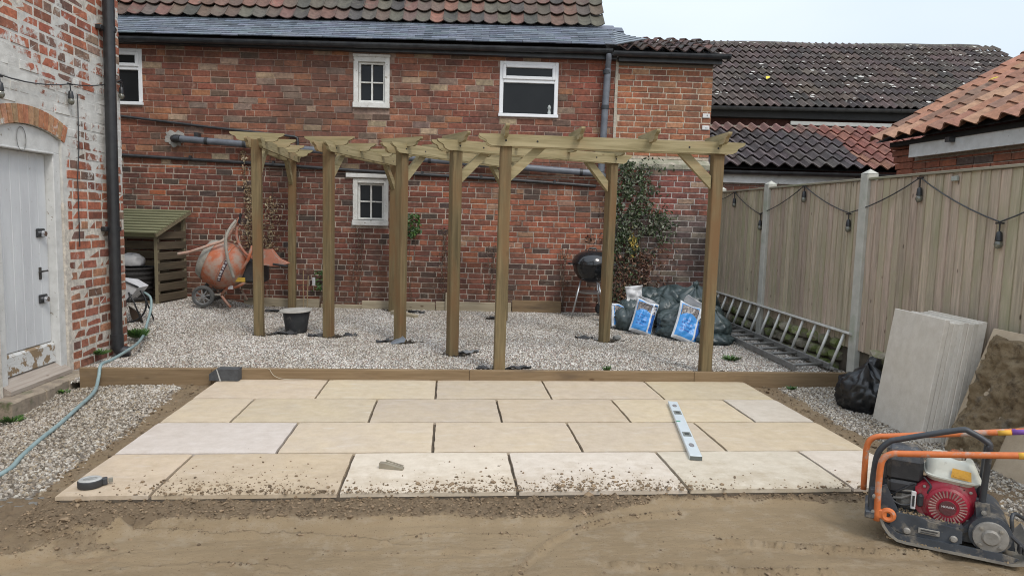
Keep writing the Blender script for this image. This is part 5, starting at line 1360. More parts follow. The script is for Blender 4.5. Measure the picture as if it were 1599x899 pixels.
for s in (-1, 1):
    hb = MB(); hb.tube([(s*.255, -.06, zb-.01), (s*.315, -.055, zb-.004), (s*.315, .055, zb-.004), (s*.255, .06, zb-.01)], .010, 8); hb.build('side_handle', blk, bq, smooth=True)
alu = M('aluminium', (.62, .63, .64), (.5, .51, .52), 9, .35, .85, bmp=.05)
legs = [((-.15, -.03, zb-.22), (-.26, -.05, -.02)), ((.06, -.15, zb-.24), (.13, -.25, .10)), ((.10, .14, zb-.22), (.18, .22, .02))]
for a, b_ in legs: MB().tube([a, b_], .012, 10).build('leg', alu, bq, smooth=True)
MB().lathe([(0, .30), (.15, .305), (.185, .325), (.187, .33), (.15, .315), (0, .31)], 32).build('ash_pan', alu, bq, smooth=40)
for x, y in ((.135, -.25), (.185, .23)):
    MB().lathe([(0, -.025), (.06, -.025), (.078, -.02), (.08, 0), (.078, .02), (.06, .025), (0, .025)], 24, Matrix.Translation((x, y, .075)) @ Matrix.Rotation(R(90), 4, 'X') @ Matrix.Rotation(R(30), 4, 'Y')).build('wheel', blk, bq, smooth=40)

# ------------------------------------------------------------------ heap of refuse sacks and compost bags
dgr = M('green_black_plastic', (.050, .070, .070), (.030, .045, .047), 6, .38, bmp=.25, bscale=24, bdist=.006, spec=.55)
dgk = M('black_bin_bag', (.016, .017, .019), (.010, .011, .012), 6, .30, bmp=.3, bscale=26, bdist=.006, spec=.6)
GB = 'dark refuse sacks heaped in the corner by the fence'
sacks = [((4.34, 2.30, .20), (.17, .16, .15), 1, 'small round sack lowest left in the heap, left of the left blue bag'),
         ((4.44, 2.50, .30), (.15, .15, .14), 2, 'dark sack above the lowest left one, under the white bags'),
         ((4.72, 2.75, .43), (.20, .2, .13), 3, 'flattened dark sack at the back of the heap beside the white bag'),
         ((5.00, 2.65, .40), (.26, .24, .20), 4, 'large dark sack on top of the heap against the house wall'),
         ((5.24, 2.45, .41), (.28, .22, .17), 5, 'topmost dark sack with its knot standing up, left of the right pergola post'),
         ((4.78, 2.30, .32), (.22, .2, .18), 6, 'dark sack squeezed between the left blue bag and the heap behind'),
         ((4.98, 2.12, .30), (.24, .2, .14), 7, 'dark sack slumped in the middle of the heap over two others'),
         ((4.83, 1.93, .245), (.24, .2, .13), 8, 'dark sack lying flat between the two blue compost bags'),
         ((4.78, 1.78, .15), (.24, .16, .10), 9, 'lowest middle sack on the gravel between the two blue bags'),
         ((5.16, 1.98, .28), (.22, .2, .17), 10, 'dark sack directly behind the right blue compost bag'),
         ((5.01, 1.68, .17), (.15, .2, .15), 11, 'round dark sack between the right blue bag and the right pergola post'),
         ((5.14, 1.58, .235), (.19, .2, .13), 12, 'wrinkled dark sack right of the right pergola post, upper one of two'),
         ((5.13, 1.50, .125), (.21, .2, .085), 13, 'flat dark sack right of the right pergola post, lower one of two'),
         ((5.30, 2.05, .25), (.15, .2, .16), 14, 'dark sack against the fence, beside the raised end of the ladder')]
for c, r, s, lab in sacks:
    o = crumple(56, 34, r[0], r[1], r[2], s, .17, .78, -.72, 1.0, top=.05 if s in (5, 12) else .0).build('refuse_sack', dgr, None, smooth=True, loc=c, rot=(rnd.uniform(-.15, .15), rnd.uniform(-.15, .15), s*1.3))
    tag(o, lab, 'bin bag', GB)
    if s in (5, 12):
        kt = crumple(16, 10, .035, .03, .045, s+40, .4).build('knot', dgr, o, smooth=True, loc=(0, 0, r[2]+.055))
# black sack under the fence by the slab stack
o = crumple(60, 44, .20, .21, .185, 27, .16, .68, -.78, 1.5, top=.03).build('black_sack', dgk, None, smooth=True, loc=(5.50, -.74, .085)); tag(o, 'black refuse sack with twisted top on the gravel beside the upright stack of slabs', 'bin bag')
crumple(18, 12, .06, .05, .07, 50, .4).build('twisted_top', dgk, o, smooth=True, loc=(.10, .08, .20), rot=(0, .8, 0))
# printed compost bags
bagp, nt, b = base('printed_plastic', .35, 0, .5)
tcn = _n(nt, 'ShaderNodeAttribute', attribute_name='UVMap', attribute_type='GEOMETRY'); sx = _n(nt, 'ShaderNodeSeparateXYZ'); nt.links.new(tcn.outputs['Vector'], sx.inputs[0]); U, Vv = sx.outputs[0], sx.outputs[1]
def gt(a, v): return mathn(nt, 'GREATER_THAN', a, v)
def lt2(a, v): return mathn(nt, 'LESS_THAN', a, v)
def AND(*x):
    r = x[0]
    for y in x[1:]: r = mathn(nt, 'MULTIPLY', r, y)
    return r
pn = noise_out(nt, tcn.outputs['Vector'], 9, 3)
blue = (.05, .26, .62); dblue = (.02, .07, .30)
c = mixc(nt, AND(gt(U, .05), lt2(U, .95), gt(Vv, .07), lt2(Vv, .92)), (.62, .64, .66), blue)
c = mixc(nt, AND(gt(U, .72), lt2(U, .79), gt(Vv, .08)), c, (.66, .68, .70))
c = mixc(nt, AND(gt(U, .79), lt2(U, .93), gt(Vv, .12), lt2(Vv, .62)), c, (.03, .12, .42))
pic = mathn(nt, 'GREATER_THAN', mathn(nt, 'ADD', Vv, mathn(nt, 'MULTIPLY', mathn(nt, 'POWER', mathn(nt, 'ABSOLUTE', mathn(nt, 'SUBTRACT', U, .4)), 2.0), .9)), .70)
c = mixc(nt, AND(pic, gt(U, .07), lt2(U, .71), lt2(Vv, .89)), c, ramp(nt, noise_out(nt, tcn.outputs['Vector'], 22, 4, .7), .4, .62, (.035, .04, .05), (.30, .26, .24)))
c = mixc(nt, AND(gt(U, .79), lt2(U, .93), gt(Vv, .62), lt2(Vv, .9)), c, ramp(nt, noise_out(nt, tcn.outputs['Vector'], 14, 2, .5), .49, .52, (.04, .04, .06), (.6, .6, .62)))
# rows of small dark print on the blue panel
rowv = mathn(nt, 'FRACT', mathn(nt, 'MULTIPLY', Vv, 11.0)); rown = gt(rowv, .45)
chn = noise_out(nt, tcn.outputs['Vector'], 60, 1, .4, stretch=(1, .25, 1))
c = mixc(nt, AND(rown, gt(chn, .50), gt(U, .16), lt2(U, .60), gt(Vv, .22), lt2(Vv, .56)), c, dblue)
nt.links.new(c, b.inputs['Base Color']); bump(nt, b, noise_out(nt, _n(nt, 'ShaderNodeNewGeometry').outputs['Position'], 22, 4), .3, .006)
def compost_bag(label, loc, rot, w_=.30, h_=.44, t_=.085, seed=1, flap=1):
    nx, ny = 26, 34; vs = []; uv = []; fs = []
    for side in (1, -1):
        for j in range(ny+1):
            for i in range(nx+1):
                u = i/nx; v = j/ny; e = (max(0, 1-(2*u-1)**4)*max(0, 1-(2*v-1)**6))**.6
                n1 = float(fbm(np.array(u*4+seed), np.array(v*5), 3, seed))-.5; n2 = 1-abs(2*float(fbm(np.array(u*5+seed*3), np.array(v*7), 2, seed+3))-1)
                y = -side*(t_/2*e*(1+.5*n1+.35*(n2-.75)))+(.02*math.sin(v*5+seed) if v > .85 else 0)
                pin = 1-.06*math.sin(v*PI)
                vs.append(((u-.5)*w_*(pin+.03*n1), y, v*h_+.01*math.sin(u*7+seed)*(v > .9))); uv.append((u, v))
    q = (nx+1)*(ny+1)
    for s in range(2):
        for j in range(ny):
            for i in range(nx):
                a = s*q+j*(nx+1)+i; f = (a, a+1, a+nx+2, a+nx+1); fs.append(f if s == 0 else f[::-1])
    me = bpy.data.meshes.new('compost_bag'); me.from_pydata(vs, [], fs); ul = me.uv_layers.new(name='UVMap')
    for l in me.loops: ul.data[l.index].uv = uv[l.vertex_index]
    me.materials.append(bagp); me.shade_smooth(); o = link('compost_bag', me, None, None, loc, rot); return tag(o, label, 'compost bag', 'blue printed compost bags')
compost_bag('left blue and white compost bag leaning on the heap of dark sacks', (4.40, 1.93, .10), (R(-24), R(17), R(-8)), .27, .41, .12, 1)
compost_bag('right blue and white compost bag, nearest the camera, leaning on the heap of sacks', (4.78, 1.50, .085), (R(-26), R(21), R(-4)), .31, .46, .12, 2)
compost_bag('blue compost bag mostly buried at the left edge of the heap', (4.25, 2.30, .10), (R(-20), R(16), R(30)), .26, .30, .10, 5)
def flat_sheet(name, label, cat, loc, rot, w_, h_, mat, seed=1, amp=.03):
    n = 12; xx, zz = np.meshgrid(np.linspace(-.5, .5, n+1), np.linspace(0, 1, n+1))
    yy = amp*(fbm(xx*4+seed, zz*4, 3, seed)-.5)*2
    mb = MB(); vs = np.stack([xx.ravel()*w_*(1+.1*np.sin(zz.ravel()*4+seed)), yy.ravel(), zz.ravel()*h_], 1).tolist(); g = np.arange((n+1)**2).reshape(n+1, n+1)
    mb.add(vs, [(int(g[j, i]), int(g[j, i+1]), int(g[j+1, i+1]), int(g[j+1, i])) for j in range(n) for i in range(n)])
    o = mb.build(name, mat, None, smooth=True, loc=loc, rot=rot); md = o.modifiers.new('thick', 'SOLIDIFY'); md.thickness = .004; return tag(o, label, cat)
whpl = M('white_film', (.60, .60, .60), (.48, .48, .49), 9, .45, bmp=.3)
flat_sheet('plastic_sheet', 'square of white plastic standing up behind the left blue compost bag', 'plastic sheet', (4.47, 2.44, .42), (R(-10), R(-6), R(-5)), .21, .19, whpl, 3)
flat_sheet('plastic_sheet', 'folded white plastic flap hanging over the top of the right blue compost bag', 'plastic sheet', (4.93, 1.74, .42), (R(35), R(30), R(-15)), .24, .16, whpl, 5, .02)
flat_sheet('plastic_sheet', 'folded white plastic flap over the top of the left blue compost bag', 'plastic sheet', (4.50, 2.13, .40), (R(30), R(22), R(-10)), .22, .12, whpl, 6, .02)
tr = thing('wire_trap', 'rusty brown box trap with a pale rim on the gravel left of the sacks', 'box', (4.13, 2.55, gzf(4.1, 2.5)+.005), R(-12))
MB().cbox(0, .11, 0, .16, .0, .10, .004).build('body', M('rusty_box', (.12, .07, .04), (.08, .05, .03), 12, .9), tr); MB().cbox(-.008, .118, -.01, .17, .101, .11, .003).build('lid', M('pale_rim', (.42, .38, .3)), tr); MB().cbox(-.10, .06, -.05, -.02, .0, .018, .003).build('slat', M('grey_slat', (.3, .28, .24)), tr)

# ------------------------------------------------------------------ ladders
alw = M('dull_aluminium', (.66, .65, .60), (.52, .51, .47), 14, .5, .15, bmp=.15)
ald = M('dirty_aluminium', (.26, .255, .24), (.17, .165, .155), 14, .6, .3, bmp=.2)
def ladder(name, label, L, W_, n, M4, mats, x0=.1):
    t = thing(name, label, 'ladder'); t.matrix_basis = M4
    for s, m_ in ((0, mats[0]), (1, mats[1])):
        mb = MB(); y = s*W_
        mb.cbox(0, L, y-.012, y+.012, -.028, .028, .003); mb.build('rail', m_, t)
    for i in range(n):
        x = x0+i*.25
        MB().tube([(x, .012, 0), (x, W_-.012, 0)], .0145, 10).build('rung', mats[2], t, smooth=True)
    return t
# local x along the ladder (away from the camera), y across, z its thickness
def frame(o, xv, yv):
    x = Vector(xv).normalized(); y = Vector(yv); y = (y-x*y.dot(x)).normalized(); z = x.cross(y); o = Vector(o)
    return Matrix(((x.x, y.x, z.x, o.x), (x.y, y.y, z.y, o.y), (x.z, y.z, z.z, o.z), (0, 0, 0, 1)))
ladder('ladder', 'aluminium ladder standing on its long edge and leaning back against the board fence', 3.2, .35, 13, frame((5.70, .03, .105), (.004, 1, .012), (.115, 0, .33)), (ald, alw, alw))
ladder('ladder', 'dirty aluminium ladder lying flat on the gravel beneath the leaning one', 3.0, .33, 12, frame((5.34, .10, .11), (.01, 1, .013), (1, 0, .04)), (ald, ald, ald))

# ------------------------------------------------------------------ upright stack of slabs leaning on the fence
stg = slab_mat('grey_concrete_slab', (.63, .585, .515), (.66, .62, .56), (.57, .53, .465))
rg = random.Random(77)
lean = R(7)
names = ['front slab of the upright stack, facing the yard', 'second slab of the upright stack, just behind the front one', 'third slab from the front of the upright stack', 'fourth slab from the front of the upright stack',
         'middle slab of the upright stack, counted from its front face', 'sixth slab from the front of the upright stack', 'seventh slab from the front of the upright stack', 'next to last slab of the upright stack, by the fence', 'last slab of the upright stack, touching the fence boards']
for i in range(9):
    th = .030+rg.uniform(-.003, .003)
    sy = rg.uniform(-.006, .006) if i else 0; dz = rg.uniform(-.006, .010) if i else .02
    mb = MB(); mb.cbox(0, .0325, -.59, 0, 0, .875, .003)
    x = 5.405+i*.0335
    o = mb.build('stacked_slab', stg, None, smooth=False, loc=(x, -.985+sy-i*.004, -.085+dz), rot=(0, lean-.003*i, R(-4)))
    v = rg.uniform(.86, 1.06); o.color = (v, v, v*.99, 1)
    tag(o, names[i], 'paving slab', 'slabs stacked upright against the fence')
# big muddy slab leaning at the right edge
mudm, nt, b = base('wet_mud', .85, 0, .35)
pos = _n(nt, 'ShaderNodeTexCoord').outputs['Object']
c = ramp(nt, noise_out(nt, pos, 5, 6, .7), .35, .65, (.23, .16, .085), (.33, .25, .15))
c = mixc(nt, ramp(nt, noise_out(nt, pos, 2.6, 5, .6), .55, .66), c, (.22, .205, .185))
c = mixc(nt, ramp(nt, noise_out(nt, pos, 14, 7, .78), .50, .68), c, (.10, .068, .04))  # crevice shade put into the mud's colour, placed by noise
nt.links.new(c, b.inputs['Base Color']); bump(nt, b, noise_out(nt, pos, 30, 8, .8), 1.0, .03)
ms = thing('muddy_slab', 'large sandstone slab leaning on the fence at the right edge, caked with brown mud', 'paving slab')
ms.matrix_basis = frame((5.47, -1.66, -.05), (-.02, -1, .0), (.27, 0, .80))
sb = MB(); sb.cbox(0, 1.15, 0, .86, -.045, 0, .004); sb.build('slab', M('split_sandstone', (.47, .38, .27), (.37, .29, .20), 6, .9, bmp=.5), ms)
# mud layer over the face, its edge stepping back from the slab's left and lower edge
xs_ = np.linspace(0, 1.14, 95); ys_ = np.linspace(.0, .85, 72); XX, YY = np.meshgrid(xs_, ys_)
edge = XX-.022-.05*(fbm(YY*7, YY*0, 3, 4)-.3)
low = YY-(.26-.30*sstep(.18, .55, XX)*0-.10*(XX > 9))+.12*(fbm(XX*5, XX*0, 3, 6)-.5)
low = np.where(XX < .42, YY+.1, YY-.27-.25*sstep(.42, .9, XX)+.10*(fbm(XX*6, YY*0, 3, 8)-.5))
m_ = np.minimum(sstep(0, .035, edge), sstep(0, .05, low)); m_ = np.minimum(m_, sstep(0, .03, .83-YY+.05*(fbm(XX*6, YY*0, 3, 9)-.5)))
ZZ = -.006+m_*(.010+.05*fbm(XX*5, YY*5, 4, 5)*1.0+.085*(fbm(XX*13, YY*13, 4, 6)-.5)+.03*(fbm(XX*40, YY*40, 2, 16)-.5)+.03*np.maximum(0, fbm(XX*9, YY*9, 2, 15)-.5))
g = np.arange(XX.size).reshape(XX.shape)
mb = MB(); mb.add(np.stack([XX.ravel(), YY.ravel(), ZZ.ravel()], 1).tolist(), [(int(g[j, i]), int(g[j, i+1]), int(g[j+1, i+1]), int(g[j+1, i])) for j in range(71) for i in range(94) if m_[j:j+2, i:i+2].max() > 0])
mo = mb.build('mud', mudm, ms, smooth=True)

# ------------------------------------------------------------------ plate compactor
pc = thing('plate_compactor', 'orange and black petrol plate compactor with red engine standing on the sand', 'plate compactor', (4.258, -2.958, -.045), R(-33))
orn_ = M('compactor_orange', (.62, .17, .045), (.50, .13, .035), 14, .5, bmp=.08, c3=(.36, .30, .25), s3=13, t3=(.54, .66))
gry = M('compactor_grey', (.055, .062, .072), (.035, .040, .047), 10, .55, bmp=.15, c3=(.22, .19, .15), s3=12, t3=(.52, .68))
rub_ = M('roll_bar_black', (.030, .035, .042), (.045, .047, .05), 14, .45, bmp=.1, c3=(.16, .14, .12), s3=14, t3=(.62, .72))
redm = M('engine_red', (.33, .015, .035), (.24, .012, .026), 8, .42, bmp=.05, c3=(.24, .12, .10), s3=12, t3=(.52, .70))
crm = M('tank_cream', (.62, .62, .54), (.55, .55, .47), 8, .35, bmp=.03, c3=(.46, .44, .37), s3=22, t3=(.66, .76))
eng = M('engine_black', (.022, .023, .025), (.04, .04, .042), 16, .5, bmp=.2, c3=(.12, .10, .08), s3=11, t3=(.55, .72))
cast = M('cast_alloy', (.30, .28, .25), (.22, .205, .18), 16, .6, .3, bmp=.3)
sandp = M('sandy_steel', (.30, .27, .22), (.18, .165, .145), 9, .7, .2, bmp=.2)
# sole plate with turned-up ends, walls at the sides
def strip(mb, prof, y0, y1, t):
    """folded plate: profile in xz given as centre line, thickness t"""
    n = len(prof); up = []; 
    for i, (x, z) in enumerate(prof):
        x0, z0 = prof[max(i-1, 0)]; x1, z1 = prof[min(i+1, n-1)]; d = math.hypot(x1-x0, z1-z0); up.append((x-(z1-z0)/d*t, z+(x1-x0)/d*t))
    mb.prism(list(prof)+up[::-1], y0, y1)
mb = MB(); strip(mb, [(-.085, .115), (-.062, .06), (-.035, .025), (.0, .004), (.04, 0), (.44, 0), (.48, .012), (.51, .045), (.525, .07)], -.015, .345, .012); mb.build('sole_plate', sandp, pc, smooth=35)
mb = MB(); 
for y in (-.012, .33): mb.prism([(-.05, .035), (-.01, .012), (.44, .012), (.46, .035), (.40, .045), (.0, .043), (-.055, .085)], y, y+.012)
mb.build('side_rib', gry, pc)
mb = MB(); mb.prism([(-.035, .075), (-.01, .135), (.075, .135), (.13, .12), (.235, .115), (.25, .10), (.252, .052), (.235, .042), (.01, .046), (-.02, .055)], .0, .012)
mb.box(-.0, .25, .012, .32, .115, .125); mb.prism([(-.035, .075), (-.01, .135), (.075, .135), (.13, .12), (.235, .115), (.25, .10), (.252, .052), (.01, .046)], .318, .33); mb.build('engine_deck', gry, pc, smooth=30)
for x, z in ((.036, .062), (.218, .067)):
    MB().lathe([(0, 0), (.014, 0), (.016, .006), (.011, .014), (0, .015)], 14, Matrix.Translation((x, -.001, z)) @ Matrix.Rotation(R(90), 4, 'X')).build('bolt', cast, pc, smooth=30)
npl = MB().cbox(.08, .165, -.006, -.0005, .062, .088, .002).build('nameplate', cast, pc); MB().box(.092, .156, -.0085, -.0065, .078, .082).build('print', eng, npl); MB().box(.088, .150, -.0085, -.0065, .069, .071).build('print', eng, npl)
# front bracket
mb = MB(); mb.cbox(-.125, -.085, -.01, .03, .10, .23, .004); mb.cbox(-.14, -.09, -.02, .20, .09, .125, .005); mb.prism([(-.10, .10), (-.09, .23), (-.06, .25), (.0, .13), (-.02, .08)], .03, .042); mb.prism([(-.10, .10), (-.09, .23), (-.06, .25), (.0, .13)], .285, .297)
mb.build('bracket', gry, pc)
# lifting/steering handle: two orange tubes joined over the front
hp_n = [(-.089, -.01, .085), (-.092, -.01, .25), (-.090, -.01, .345), (-.078, -.01, .388), (-.045, -.01, .412), (.0, -.01, .421), (.25, -.01, .462), (.62, -.01, .525), (.92, -.01, .57)]
hp_f = [(-.150, .30, .115), (-.152, .30, .25), (-.150, .30, .335), (-.135, .30, .378), (-.10, .30, .400), (-.05, .30, .41), (.25, .30, .475), (.62, .30, .555), (.92, .30, .61)]
h1 = MB().tube(smoothpath(hp_n, 4), .0145, 14).build('handle', orn_, pc, smooth=True)
h2 = MB().tube(smoothpath(hp_f, 4), .0145, 14).build('handle', orn_, pc, smooth=True)
MB().tube([(.92, -.01, .57), (.925, .30, .61)], .0145, 14).build('handle', orn_, pc, smooth=True)
tape_y = M('yellow_tape', (.75, .42, .06)); tape_p = M('purple_tape', (.22, .10, .38))
MB().tube([(.385, .30, .5035), (.437, .30, .515)], .0152, 14).build('label', tape_y, h2, smooth=True); MB().tube([(.44, .30, .516), (.52, .30, .533)], .0152, 14).build('label', tape_p, h2, smooth=True)
MB().tube([(.42, -.01, .4905), (.47, -.01, .499)], .0152, 14).build('label', tape_y, h1, smooth=True)
ey = MB(); ey.tube([(-.045+.022*math.cos(a), -.012, .121+.022*math.sin(a)) for a in [2*PI*i/18 for i in range(18)]], .013, 8, closed=True); ey.cbox(-.09, -.05, -.022, -.004, .10, .142, .004); ey.build('handle_pivot', orn_, pc, smooth=35)
MB().lathe([(0, -.02), (.014, -.02), (.015, .0), (0, .004)], 12, Matrix.Translation((-.045, -.012, .121)) @ Matrix.Rotation(R(90), 4, 'X')).build('bolt', eng, pc)
# black roll bars, near and far, with cross tubes
rn = [(-.115, .04, .12), (-.118, .04, .20), (-.112, .04, .34), (-.098, .04, .405), (-.062, .04, .452), (-.02, .04, .472), (.20, .04, .552), (.245, .04, .553), (.315, .04, .515), (.324, .04, .49), (.322, .05, .36), (.318, .06, .21)]
rf_ = [(.322, .04, .500), (.335, .15, .478), (.348, .27, .462), (.350, .29, .445), (.348, .29, .40), (.342, .28, .30), (.335, .27, .19)]
MB().tube(smoothpath(rn, 3), .0135, 12).build('roll_bar', rub_, pc, smooth=True)
MB().tube(smoothpath(rf_, 3), .0135, 12).build('roll_bar', rub_, pc, smooth=True)
mb = MB(); mb.prism([(.243, .105), (.27, .135), (.30, .165), (.292, .23), (.305, .24), (.345, .24), (.352, .19), (.33, .15), (.30, .115), (.25, .082)], .035, .075); mb.prism([(.24, .10), (.30, .165), (.30, .23), (.345, .23), (.35, .18), (.30, .115)], .27, .30); mb.build('roll_bar_foot', gry, pc)
# exciter housing with round cap at the right
mb = MB(); mb.lathe([(.0, -.02), (.075, -.02), (.082, -.01), (.082, .32), (0, .325)], 32, Matrix.Translation((.354, .33, .112)) @ Matrix.Rotation(R(90), 4, 'X')); mb.prism([(.24, .045), (.262, .11), (.32, .19), (.39, .185), (.44, .12), (.455, .045)], .05, .30); mb.build('exciter', gry, pc, smooth=35)
cp = MB(); cp.lathe([(0, .018), (.028, .018), (.034, .012), (.036, .008), (.055, .008), (.066, .006), (.068, 0), (.068, -.012)][::-1], 36, Matrix.Translation((.354, .002, .105)) @ Matrix.Rotation(R(90), 4, 'X'), cap=True); cpo = cp.build('exciter_cap', cast, pc, smooth=35)
for i in range(4):
    a = PI/4+PI/2*i; MB().lathe([(0, 0), (.008, 0), (.009, .006), (0, .008)], 10, Matrix.Translation((.354+.052*math.cos(a), -.005, .105+.052*math.sin(a))) @ Matrix.Rotation(R(90), 4, 'X')).build('bolt', sandp, cpo)
# engine: recoil cover, shroud, tank, air box, crankcase
mb = MB(); mb.lathe([(.0, .12), (.10, .12), (.112, .10), (.115, .05), (.112, .0), (.10, -.012), (.085, -.02), (0, -.02)][::-1], 36, Matrix.Translation((.185, .078, .195)) @ Matrix.Rotation(R(90), 4, 'X') @ Matrix.Rotation(PI, 4, 'X'), cap=True)
mb.prism([(.065, .15), (.06, .25), (.085, .275), (.20, .315), (.285, .30), (.30, .26), (.29, .20), (.25, .12), (.19, .085), (.12, .095)], .07, .17)
sho = mb.build('engine_shroud', redm, pc, smooth=35)
rc = MB(); rc.lathe([(0, .030), (.03, .030), (.034, .022), (.05, .024), (.078, .020), (.088, .012), (.090, .0)][::-1], 40, Matrix.Translation((.190, .066, .188)) @ Matrix.Rotation(R(90), 4, 'X')); rco = rc.build('recoil_starter', redm, pc, smooth=30)
fn = MB()
for i in range(30):
    a = 2*PI*i/30; T = Matrix.Translation((.190, .066, .188)) @ Matrix.Rotation(R(90), 4, 'X') @ Matrix.Rotation(a, 4, 'Z')
    fn.cbox(.046, .076, -.0032, .0032, .021, .0262, .001, mt=T)
fn.build('cooling_slots', M('bare_alloy_slots', (.36, .22, .19), (.25, .12, .11), 20, .5, .2), rco)
ds = MB(); ds.lathe([(0, .0335), (.033, .0335), (.0345, .030)][::-1], 28, Matrix.Translation((.190, .066, .188)) @ Matrix.Rotation(R(90), 4, 'X')); ds.build('starter_centre', M('dark_disc', (.13, .03, .035), (.08, .03, .03), 20, .5), rco)
vs_ = MB()
for i, (x, z) in enumerate(((.155, .29), (.175, .30), (.195, .305), (.225, .298), (.245, .29), (.155, .28), (.178, .288), (.228, .286))):
    vs_.box(x-.009, x+.007, .0662, .0695, z-.018, z-.014)
vs_.build('vents', eng, sho)
# fuel tank: rounded hull with a seam lip, filler cap and yellow label
def loft(mb, secs, n=28, e=.45):
    vs = []; fs = []
    for (cx, cy, z, ax_, ay_) in secs:
        for k in range(n):
            a = 2*PI*k/n; c_, s_ = math.cos(a), math.sin(a)
            vs.append((cx+ax_*math.copysign(abs(c_)**e, c_), cy+ay_*math.copysign(abs(s_)**e, s_), z))
    for i in range(len(secs)-1):
        for k in range(n): l = (k+1) % n; fs.append((i*n+k, i*n+l, (i+1)*n+l, (i+1)*n+k))
    fs.append(tuple(range(n))[::-1]); fs.append(tuple((len(secs)-1)*n+k for k in range(n))); mb.add(vs, fs)
tk = MB(); loft(tk, [(.190, .165, .293, .085, .08), (.190, .165, .303, .102, .098), (.190, .165, .318, .108, .104), (.190, .165, .320, .114, .110), (.190, .165, .327, .114, .110), (.190, .165, .330, .108, .104),
                     (.187, .165, .36, .100, .096), (.182, .165, .392, .088, .086), (.178, .165, .405, .072, .072), (.176, .165, .409, .045, .045)]); tko = tk.build('fuel_tank', crm, pc, smooth=50, mt=Matrix.Rotation(R(3), 4, 'Y'))
MB().lathe([(.0, .44), (.030, .44), (.034, .434), (.034, .405), (0, .40)][::-1], 24, Matrix.Translation((.200, .14, 0))).build('filler_cap', chrome, tko, smooth=35)
lb_ = MB(); lb_.add([(.175, .054, .338), (.255, .054, .334), (.250, .064, .375), (.178, .064, .379)], [(0, 1, 2, 3)]); lb_.add([(.185, .0525, .345), (.245, .0525, .342), (.244, .0545, .349), (.185, .0545, .352)], [(0, 1, 2, 3)])
lbo_ = lb_.build('label', M('amber_label', (.72, .38, .04), (.62, .32, .04), 60, .4), tko)
ab_ = MB(); ab_.cbox(-.06, .09, .09, .23, .255, .375, .018); ab_.cbox(-.05, .075, .08, .22, .20, .262, .012); ab_.cbox(-.072, -.05, .11, .21, .25, .35, .008)
abo = ab_.build('air_cleaner', eng, pc, smooth=30)
for i in range(9): MB().box(-.03+i*.010, -.025+i*.010, .26, .32, .376, .381).build('rib', eng, abo)
mf = MB(); mf.cbox(-.06, .09, .235, .33, .28, .385, .02); mf.build('silencer', gry, pc, smooth=30)
ck = MB(); ck.cbox(-.01, .28, .09, .27, .125, .24, .02); ck.tube([(-.03, .10, .17), (.01, .09, .18), (.05, .085, .205)], .008, 8); ck.tube([(-.01, .09, .215), (.05, .075, .225), (.06, .07, .21)], .006, 8); ck.build('crankcase', cast, pc, smooth=30)
lv = MB(); lv.cbox(.045, .065, .045, .056, .15, .235, .003); lvo = lv.build('lever_plate', M('silver_plate', (.62, .60, .58)), pc); MB().box(.0505, .0595, .042, .0448, .165, .215).build('print', eng, lvo)
sw = MB(); sw.cbox(.070, .095, .045, .075, .165, .225, .008); sw.build('pull_grip', eng, pc, smooth=30)
bn = MB(); bn.tube(smoothpath([(.41, .02, .12), (.43, .02, .15), (.425, .02, .195), (.44, .05, .215), (.50, .10, .17), (.52, .13, .13)], 3), .008, 8); bn.build('bail', rub_, pc, smooth=True)
cb = MB()
for i in range(6): cb.cbox(.455+i*.014, .468+i*.014, -.01+.01*i, .03+.01*i, .055-.004*i+rnd.uniform(-.005, .005), .10-.006*i, .005)
cb.tube([(.42, .02, .13), (.46, .01, .10), (.50, .0, .06)], .010, 8); cb.build('tow_link', eng, pc)
# maker's name on the starter, as on the real engine
fc = bpy.data.curves.new('starter_lettering', 'FONT'); fc.body = 'HONDA'; fc.size = .0135; fc.align_x = 'CENTER'; fc.align_y = 'CENTER'; fc.extrude = .0004
fo = bpy.data.objects.new('tmp', fc); C.objects.link(fo); bpy.context.view_layer.update()
fme = bpy.data.meshes.new_from_object(fo); bpy.data.objects.remove(fo); fme.materials.clear(); fme.materials.append(M('white_lettering', (.75, .72, .70)))
link('lettering', fme, rco, Matrix.Translation((.190, .0318, .194)) @ Matrix.Rotation(R(90), 4, 'X'))

# ------------------------------------------------------------------ things on the patio
lvm = M('level_white', (.66, .72, .74), (.60, .66, .68), 10, .4, .2, bmp=0)
lv_ = thing('spirit_level', 'pale aluminium spirit level with black vial windows lying across three rows of slabs', 'spirit level')
a_, b_ = Vector((3.645, -2.002, .0015)), Vector((3.907, -.776, .0015)); Ll = (b_-a_).length
lv_.matrix_basis = frame(a_, b_-a_, (-1, .2, 0))
MB().cbox(0, Ll, -.036, .036, 0, .026, .003).build('body', lvm, lv_)
vial = M('vial_green', (.25, .45, .05), None, 5, .2); vo = M('vial_window', (.05, .055, .05))
for x in (.42, .93):
    MB().cbox(x-.045, x+.045, -.026, .026, .0262, .0285, .001).build('vial_window', M('vial_frame', (.20, .21, .19)), lv_); MB().cbox(x-.022, x+.022, -.014, .014, .0286, .0300, .0005).build('vial', vo, lv_)
for x in (.20, 1.12):
    mb = MB(); mb.tube([(x+.034*math.cos(q), .014*math.sin(q), .0265) for q in [2*PI*i/16 for i in range(16)]], .0025, 6, closed=True); mb.prism([(x+.032*math.cos(q), .013*math.sin(q)) for q in [2*PI*i/16 for i in range(16)]], .0262, .0272, 'xy'); mb.build('hand_hole', M('hole_grey', (.24, .23, .23)), lv_)
mb = MB(); mb.cbox(.70, .725, .006, .034, .0262, .0275, .0005); mb.build('mark', M('green_print', (.10, .30, .20)), lv_)
MB().cbox(-.006, .0, -.035, .035, .001, .025, .001).build('end_cap', M('end_cap_grey', (.12, .13, .12)), lv_)
